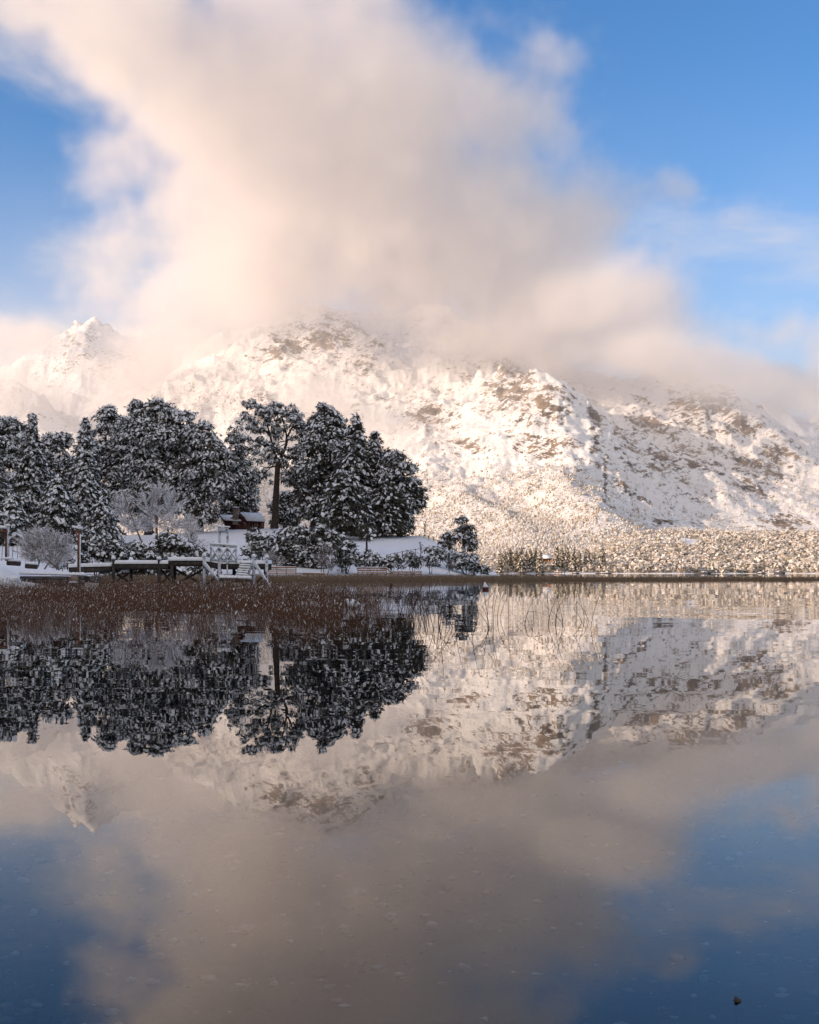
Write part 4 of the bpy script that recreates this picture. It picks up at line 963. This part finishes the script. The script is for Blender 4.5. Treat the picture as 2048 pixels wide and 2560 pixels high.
part('snow_slab', 'snow', lambda B_: snow_bar(B_, q(-50, 1400, -.3), q(36, 1399, -.3), .7, .16, rng), t, True)

# ================================================================ CABIN
dc = 252.0
cab = thing('cabin', 'red log cabin with snowy roofs and a stone chimney among the trees', 'cabin', V3(606, 1324, dc))
def C3(px, py, dy=0): return np.array(V3(px, py, dc, dy))
def slab(b, pts, th):
    """thick sheet from four corner points, thickened along its normal"""
    P = np.array(pts, float); n = unit(np.cross(P[1] - P[0], P[3] - P[0])) * th
    if n[2] < 0: n = -n
    b.add(np.vstack([P, P + n]), [(0, 1, 2, 3), (7, 6, 5, 4), (0, 4, 5, 1), (1, 5, 6, 2), (2, 6, 7, 3), (3, 7, 4, 0)])
def prism(b, front, dy):
    f = np.array(front, float); k = f + np.array((0, dy, 0)); n = len(f)
    b.add(np.vstack([f, k]), [(i, (i + 1) % n, n + (i + 1) % n, n + i) for i in range(n)])
    for i in range(1, n - 1): b.add(np.zeros((0, 3)), np.array([(0, i, i + 1), (n, n + i + 1, n + i)]) - 2 * n)
# right wing: gable at left, roof plane facing the lake
part('wall', 'cabin_red', lambda B_: prism(B_, [C3(586, 1326), C3(654, 1326), C3(654, 1303), C3(618, 1302), C3(600, 1288), C3(586, 1296)], 4.5), cab)
part('wall', 'cabin_red', lambda B_: prism(B_, [C3(560, 1326, .6), C3(604, 1326, .6), C3(604, 1303, .6), C3(560, 1300, .6)], 4.0), cab)
r1 = part('roof', 'cabin_red', lambda B_: slab(B_, [C3(619, 1304.5, -.8), C3(664, 1306.5, -.8), C3(648, 1286, 2.6), C3(597, 1284, 2.6)], .12), cab)
part('roof_snow', 'snow', lambda B_: slab(B_, [C3(619, 1302.6, -.85), C3(665, 1304.6, -.85), C3(648, 1283.6, 2.6), C3(597, 1281.6, 2.6)], .26), cab)
part('roof', 'cabin_red', lambda B_: slab(B_, [C3(597, 1284, 2.6), C3(648, 1286, 2.6), C3(640, 1298, 5.5), C3(576, 1296, 5.5)], .12), cab)
part('gable_trim', 'cabin_red', lambda B_: B_.beam(C3(597, 1284.5, .4), C3(574, 1297, .4), .12, .22), cab)
part('roof', 'cabin_red', lambda B_: slab(B_, [C3(563, 1303, -.3), C3(603, 1305.5, -.3), C3(585, 1291, 2.4), C3(546, 1289.5, 2.4)], .12), cab)
part('roof_snow', 'snow', lambda B_: slab(B_, [C3(563, 1301, -.35), C3(604, 1303.5, -.35), C3(585, 1289, 2.4), C3(546, 1287.5, 2.4)], .24), cab)
ch = part('chimney', 'stone', lambda B_: (B_.box(C3(589, 1290, .2), (1.25, 1.1, 3.6), taper=.86), B_.box(C3(589.5, 1273.5, .2), (1.3, 1.1, .28))) and None, cab)
for k in range(26):
    u, v = rng.random(), rng.random()
    part('stone', 'stone', lambda B_: B_.blob(C3(582.5 + 13 * u, 1308 - 32 * v, -.36 + .04 * v), (.17, .07, .11), rng, n=6, rings=4, flat=-.9), cab)
part('chimney_cap', 'rock_dark', lambda B_: B_.box(C3(590, 1270.2, .2), (1.5, 1.3, .12)), cab)
part('snow_cap', 'snow', lambda B_: B_.blob(C3(590, 1269, .2), (.75, .6, .22), rng, n=9, rings=5), cab, True)
for px, w, t, bt_ in ((613, 3.5, 1305, 1314), (634, 4, 1308, 1319), (642, 3, 1308, 1318), (596, 3, 1308, 1314)):
    f = part('window', 'glass', lambda B_: B_.box(C3(px, (t + bt_) / 2, -.03), (w * dc / K, .08, (bt_ - t) * dc / K)), cab)
    part('frame', 'trim', lambda B_: [B_.box(C3(px + s_ * (w / 2 + .4), (t + bt_) / 2, -.06), (.06, .1, (bt_ - t) * dc / K)) for s_ in (-1, 1)] and None, cab).parent = f
for a, b in ((652, 656), (658, 661)):
    part('porch_post', 'wood_red', lambda B_: B_.beam(C3(a - 3, 1327, -.6), C3(b, 1305.5, -.6), .14, .14), cab)
part('porch_post', 'wood_red', lambda B_: B_.beam(C3(624, 1326, -.7), C3(624, 1305.5, -.7), .14, .14), cab)
part('log_course', 'wood_dark', lambda B_: [B_.beam(C3(562, 1308 + 4.5 * i, .56), C3(603, 1308 + 4.5 * i, .56), .06, .1) for i in range(4)] and None, cab)
for c in cab.children:
    for g_ in c.children: g_.location = (0, 0, 0)
t = thing('bench', 'small snow-topped wooden bench at the foot of the tall lone tree', 'bench', V3(673, 1328, 246))
part('seat', 'wood_orange', lambda B_: B_.box(V3(673, 1326.5, 246), (.95, .35, .08)), t); part('snow_cap', 'snow', lambda B_: B_.blob(V3(673, 1325.6, 246), (.5, .2, .1), rng, n=9, rings=5), t, True)
for px in (669, 677): part('leg', 'wood_dark', lambda B_: B_.box(V3(px, 1329, 246), (.09, .3, .36)), t)
bush(632, 226, [(630, 1325, 12, 4), (640, 1327, 10, 3)], 'low dark bush sticking out of the snow in front of the cabin', 620, snow=.25, size=.34, sub=.5)

# ================================================================ LANDING STAGES AND FENCES
def stage(label, d, deck, rails, posts, seed):
    t = thing('landing_stage', label, 'landing stage', V3((deck[0] + deck[1]) / 2, HZ + K / d, d)); g_ = lambda a, b, dy=0: V3(a, b, d, dy)
    part('deck', 'wood_orange', lambda B_: B_.beam(g_(deck[0], deck[2] + 1, .6), g_(deck[1], deck[2] + 1, .6), 1.5, .10), t)
    part('deck_snow', 'snow', lambda B_: snow_bar(B_, g_(deck[0], deck[2] - 1.6, .6), g_(deck[1], deck[2] - 1.6, .6), 1.45, .12, rng, 60), t, True)
    for a, ya, b, yb in rails:
        part('rail', 'wood_orange', lambda B_: B_.beam(g_(a, ya), g_(b, yb), .07, .13), t)
        part('snow_roll', 'snow', lambda B_: snow_bar(B_, g_(a, ya - 1.7), g_(b, yb - 1.7), .13, .07, rng), t, True)
    for a, y0, y1 in posts: part('post', 'wood_orange', lambda B_: B_.box(((g_(a, y0, .06)[0]), d + .06, (g_(a, y0)[2] + g_(a, y1)[2]) / 2), (.11, .11, g_(a, y0)[2] - g_(a, y1)[2])), t)
    return t
stage('orange-brown railed landing stage with snow, just right of the pier end', 146, (664, 755, 1433), [(664, 1419, 741, 1419), (664, 1425, 741, 1425), (664, 1430, 741, 1430)], [(668, 1417, 1436), (692, 1417, 1436), (716, 1417, 1436), (740, 1417, 1436)], 1)
stage('low snow-topped boardwalk without rails between the two railed landing stages', 145, (757, 812, 1435), [(757, 1433.5, 812, 1435)], [(760, 1434, 1445), (784, 1434, 1445), (811, 1431, 1445)], 2)
stage('long brown railed landing stage with a stepped rail below the snow slope', 147, (881, 1053, 1434), [(894, 1420.5, 966, 1420.5), (894, 1426, 966, 1426), (966, 1420.5, 977, 1430), (977, 1430, 1053, 1430), (895, 1431, 962, 1431)], [(895, 1419, 1438), (920, 1419, 1438), (943, 1419, 1438), (966, 1419, 1438), (977, 1429, 1440), (996, 1429, 1440), (1016, 1429, 1440), (1036, 1429, 1440), (1053, 1427, 1440)], 3)
def fence(label, pts, d0, d1, hp, rails, name='fence'):
    n = len(pts); w = [np.array((X(px, d0 + (d1 - d0) * i / (n - 1)), d0 + (d1 - d0) * i / (n - 1), Zp(py, d0 + (d1 - d0) * i / (n - 1)))) for i, (px, py) in enumerate(pts)]
    t = thing(name, label, 'fence', tuple(w[0]))
    for p in w: part('post', 'wood_dark', lambda B_: B_.beam(p - UP * .5, p + UP * hp, .13, .13), t)
    for h in rails:
        for a, b in zip(w[:-1], w[1:]): part('rail', 'wood_dark', lambda B_: B_.beam(a + UP * h, b + UP * h, .05, .06), t)
fence('low post and wire fence climbing the snow slope from the bushes to the knoll', [(967, 1396), (987, 1391), (1006, 1387), (1018, 1384), (1039, 1381), (1062, 1377), (1080, 1374), (1098, 1373)], 172, 188, .55, (.45,))
fence('dark rail fence running down the crest at the right of the snow slope', [(1048, 1341), (1060, 1344), (1072, 1347), (1084, 1352), (1095, 1357), (1105, 1362)], 226, 214, .5, (.18, .36))

# ================================================================ SMALL THINGS
def buoy(px, py, label):
    d = K / (py - HZ); t = thing('buoy', label, 'buoy', (X(px, d), d, 0)); s = d / K * .68
    b = B(); b.tube([(0, 0, -.1), (0, 0, .02), (0, 0, 9 * s)], [8 * s, 11.5 * s, 12.5 * s], 12); b.build('float', M['buoy_red'], t, True)
    b = B(); b.tube([(0, 0, 9 * s), (0, 0, 12 * s), (-2 * s, 0, 22 * s), (-3 * s, 0, 28 * s)], [11 * s, 9.5 * s, 4.5 * s, 1.4 * s], 12); b.build('cone', M['buoy_white'], t, True)
buoy(1214, 1474, 'red float with a white snowy cone on open water right of the point')
d = 88.0; t = thing('small_buoy', 'tiny red buoy on the water between the reed bed and the point', 'buoy', (X(978, 84), 84, 0))
b = B(); b.blob((0, 0, .10), (.10, .10, .12), rng, n=10, rings=8, jit=.02, flat=-1); b.build('float', M['buoy_red'], t, True)
b = B(); b.tube([(0, 0, .2), (0, 0, .38)], [.02, .012], 6); b.build('pin', M['buoy_red'], t, True)
for k, (px, py, lab) in enumerate([(878, 1512, 'snow-capped tuft of broken reeds in the reed bed, the whiter right one'), (776, 1516, 'snow-capped tuft of broken reeds in the reed bed, left of the whiter one')]):
    d = 33.0; t = thing('snowy_tuft', lab, 'tuft', V3(px, py + 20, d)); bs, br = B(), B()
    for j in range(9 - 3 * k):
        a = rng.uniform(-1, 1); h = rng.uniform(.10, .26)
        bs.tube([(a * .12, rng.normal(0, .05), .18), (a * .20, 0, .20 + h * .7), (a * .30, 0, .20 + h * .8 - abs(a) * .1)], [.03, .034, .012], 6)
    for j in range(26):
        a = rng.normal(0, .4); br.tube([(a * .2, rng.normal(0, .06), -.2), (a * .5, 0, rng.uniform(.15, .38))], [.012, .006], 4)
    bs.build('snow', M['snow'], t, True); br.build('stems', M['reed'], t)
d = K / (2503 - HZ); t = thing('driftwood_stub', 'small dark stub of driftwood breaking the water at the lower right', 'driftwood', (X(1843, d), d, 0))
b = B(); b.blob((0, 0, .001), (.009, .008, .005), rng, n=9, rings=7, jit=.3, flat=-1); b.tube([(.01, 0, -.3), (.002, 0, .002), (-.004, 0, .009)], [.012, .008, .003], 6); b.build('stub', M['bark'], t, True)
# far cabin and jetty on the sunlit shore
df = 815.0; t = thing('far_cabin', 'tiny orange-walled cabin with snowy roof among the sunlit pines', 'cabin', V3(1368, 1402, df)); F3 = lambda a, b, dy=0: np.array(V3(a, b, df, dy))
part('wall', 'wood_orange', lambda B_: prism(B_, [F3(1358, 1404), F3(1379, 1404), F3(1379, 1396), F3(1358, 1396)], 4.0), t)
part('roof', 'wood_red', lambda B_: slab(B_, [F3(1356, 1397.5, -.8), F3(1381, 1397.5, -.8), F3(1378, 1389, 2.2), F3(1359, 1389, 2.2)], .15), t)
part('roof_snow', 'snow', lambda B_: slab(B_, [F3(1356, 1396.6, -.8), F3(1381, 1396.6, -.8), F3(1378, 1388, 2.2), F3(1359, 1388, 2.2)], .35), t)
for px in (1362, 1368, 1374): part('window', 'glass', lambda B_: B_.box(F3(px, 1400.5, -.05), (.8, .1, 1.0)), t)
t = thing('far_jetty', 'small brown jetty on the shore below the far cabin', 'jetty', V3(1400, 1434, 742))
part('deck', 'wood_orange', lambda B_: B_.beam(V3(1386, 1430, 742), V3(1414, 1430, 742), 2.0, .5), t); part('deck_snow', 'snow', lambda B_: B_.beam(V3(1386, 1428.6, 742), V3(1414, 1428.6, 742), 1.9, .2), t)
for px in (1388, 1396, 1404, 1412): part('post', 'wood_dark', lambda B_: B_.beam(V3(px, 1437, 742), V3(px, 1426, 742), .3, .3), t)
for k, (px, w, h, lab) in enumerate([(1760, 5, 1.5, 'snow-topped rock on the far waterline below the wooded hill'), (1905, 3, 1.1, 'low snow-topped rock on the far waterline near the right edge'), (1950, 3.5, 1.8, 'angular snow-topped rock on the far waterline at the right edge'), (1440, 2.5, .9, 'small snow-topped rock on the far waterline right of the jetty'), (1510, 5, .9, 'long low snow-topped rock on the far waterline below the three pines')]):
    t = thing('shore_rock', lab, 'rock', V3(px, 1434, 741)); c = np.array(V3(px, 1434, 741))
    part('stone', 'rock_dark', lambda B_: B_.blob((c[0], c[1], 0), (w, 3, h * .8), rng, n=11, rings=6, jit=.22), t); part('snow_cap', 'snow', lambda B_: B_.blob((c[0] - .3, c[1] + .4, h * .35), (w * .62, 2.2, h * .6), rng, n=11, rings=6, jit=.3), t, True)

# ================================================================ CLOUD (real volume: lobes eroded by noise)
def cloud_object(name, label, lo, hi, vox, lobes, density, seed, wisp=.75):
    b = B(); c = [(a + e) / 2 for a, e in zip(lo, hi)]; b.box(c, [e - a for a, e in zip(lo, hi)])
    m = bpy.data.materials.new(name); m.use_nodes = True; N = m.node_tree.nodes; N.remove(N['Principled BSDF'])
    pv = N.new('ShaderNodeVolumePrincipled'); pv.inputs['Density'].default_value = density; pv.inputs['Color'].default_value = (.963, .940, .928, 1); pv.inputs['Anisotropy'].default_value = .1
    m.node_tree.links.new(pv.outputs[0], N['Material Output'].inputs['Volume'])
    o = b.build(name, m); tag(o, label, 'cloud', None, 'stuff')
    ng = bpy.data.node_groups.new(name, 'GeometryNodeTree')
    ng.interface.new_socket('Geometry', in_out='OUTPUT', socket_type='NodeSocketGeometry')
    N = ng.nodes; L = ng.links
    def setv(s, v):
        if isinstance(v, (int, float, tuple)): s.default_value = v
        else: L.new(v, s)
    def mt(op, *a, clamp=False):
        n = N.new('ShaderNodeMath'); n.operation = op; n.use_clamp = clamp
        for i, v in enumerate(a): setv(n.inputs[i], v)
        return n.outputs[0]
    def vm(op, *a, out=0):
        n = N.new('ShaderNodeVectorMath'); n.operation = op
        for i, v in enumerate(a): setv(n.inputs[i], v)
        return n.outputs['Value'] if op == 'LENGTH' else n.outputs[0]
    def nz(vec, scale, detail, rough=.6):
        n = N.new('ShaderNodeTexNoise'); L.new(vec, n.inputs['Vector']); n.inputs['Scale'].default_value = scale; n.inputs['Detail'].default_value = detail; n.inputs['Roughness'].default_value = rough
        return n
    pos = N.new('GeometryNodeInputPosition').outputs[0]
    w1 = vm('MULTIPLY', vm('SUBTRACT', nz(pos, .0016, 3).outputs['Color'], (.5, .5, .5)), (420., 420., 420.))
    w2 = vm('MULTIPLY', vm('SUBTRACT', nz(pos, .006, 3).outputs['Color'], (.5, .5, .5)), (110., 110., 110.))
    q = vm('ADD', vm('ADD', pos, w1), w2)
    field = None
    for (px, py, d, rx, ry, rd, wgt) in lobes:
        s = d / K; ctr = (X(px, d), float(d), Zp(py, d)); inv = (1 / (rx * s), 1 / rd, 1 / (ry * s))
        v = mt('MULTIPLY', mt('SUBTRACT', 1.0, vm('LENGTH', vm('MULTIPLY', vm('SUBTRACT', q, ctr), inv))), float(wgt))
        field = v if field is None else mt('SMOOTH_MAX', field, v, .25)
    n1 = nz(pos, .0042, 8, .66).outputs['Fac']
    val = mt('ADD', field, mt('MULTIPLY', mt('SUBTRACT', n1, .5), wisp * 2))
    val = mt('ADD', val, mt('MULTIPLY', mt('SUBTRACT', nz(q, .013, 4, .6).outputs['Fac'], .5), .8))
    den = mt('MULTIPLY', val, 2.4, clamp=True)
    den = mt('POWER', den, 1.4)
    sx = N.new('ShaderNodeSeparateXYZ'); L.new(pos, sx.inputs[0])
    def ramp(v, a, b):
        n = N.new('ShaderNodeMapRange'); n.inputs['From Min'].default_value = a; n.inputs['From Max'].default_value = b; L.new(v, n.inputs[0]); return n.outputs[0]
    # thin sunlit mist along the slopes
    mist = mt('MULTIPLY', mt('MULTIPLY', ramp(sx.outputs[1], 2300., 3300.), ramp(sx.outputs[2], 1250., 500.)), mt('MULTIPLY', ramp(nz(pos, .0016, 3).outputs['Fac'], .3, .7), .13))
    den = mt('ADD', den, mist)
    vc = N.new('GeometryNodeVolumeCube'); L.new(den, vc.inputs['Density'])
    vc.inputs['Min'].default_value = lo; vc.inputs['Max'].default_value = hi
    for nm, a, e in zip(('Resolution X', 'Resolution Y', 'Resolution Z'), lo, hi): vc.inputs[nm].default_value = int((e - a) / vox)
    sm = N.new('GeometryNodeSetMaterial'); L.new(vc.outputs[0], sm.inputs[0]); sm.inputs['Material'].default_value = m
    og = N.new('NodeGroupOutput'); L.new(sm.outputs[0], og.inputs[0])
    md = o.modifiers.new('cloud_density', 'NODES'); md.node_group = ng
    return o
LOB = [  # px, py, distance, half width px, half height px, half depth m, weight
 (130, -20, 3500, 200, 140, 500, .9), (360, 110, 3500, 280, 190, 600, 1), (720, 20, 3500, 330, 170, 500, .6), (600, 280, 3700, 330, 260, 600, 1.1), (900, 320, 3800, 400, 270, 600, 1.1), (700, 540, 4000, 380, 270, 560, 1.2),
 (1000, 560, 4000, 430, 280, 560, 1.2), (1260, 330, 3700, 190, 150, 400, .65), (1250, 640, 4000, 380, 260, 500, 1.2), (1350, 830, 4000, 330, 170, 450, 1.2), (1560, 870, 3900, 200, 110, 420, 1.0), (560, 740, 4700, 290, 140, 450, 1.1),
 (430, 850, 4900, 170, 90, 350, .9), (1650, 480, 3700, 90, 60, 200, .5), (1400, 165, 3700, 80, 50, 200, .5), (270, 440, 3900, 120, 120, 250, .5), (290, 620, 4000, 140, 90, 250, .5), (50, 850, 4800, 150, 60, 300, .7), (230, 740, 4300, 110, 70, 250, .5),
 (1690, 905, 3450, 200, 75, 280, 1.0), (1830, 950, 3400, 190, 65, 260, .95), (1990, 985, 3350, 200, 75, 260, .95), (2080, 900, 3400, 160, 110, 260, .55), (1900, 850, 3500, 200, 60, 220, .35), (1830, 520, 3400, 120, 40, 160, .3),
 (80, 1000, 3700, 260, 80, 350, .8), (340, 960, 4400, 180, 100, 300, .65), (560, 900, 4700, 190, 100, 300, .7), (790, 1020, 3650, 170, 90, 260, .9), (930, 1100, 3300, 150, 50, 220, .7), (960, 790, 4600, 190, 70, 250, .7), (1480, 950, 3800, 180, 60, 300, .9), (1650, 940, 3700, 180, 65, 300, .85), (1980, 1000, 4300, 260, 80, 300, .8), (1500, 760, 3600, 200, 120, 300, .7)]
cloud_object('cloud', 'large soft cloud rising from the snowy peaks', (-2500., 2200., 60.), (2300., 5400., 2500.), 20.0, LOB, .0045, 1)
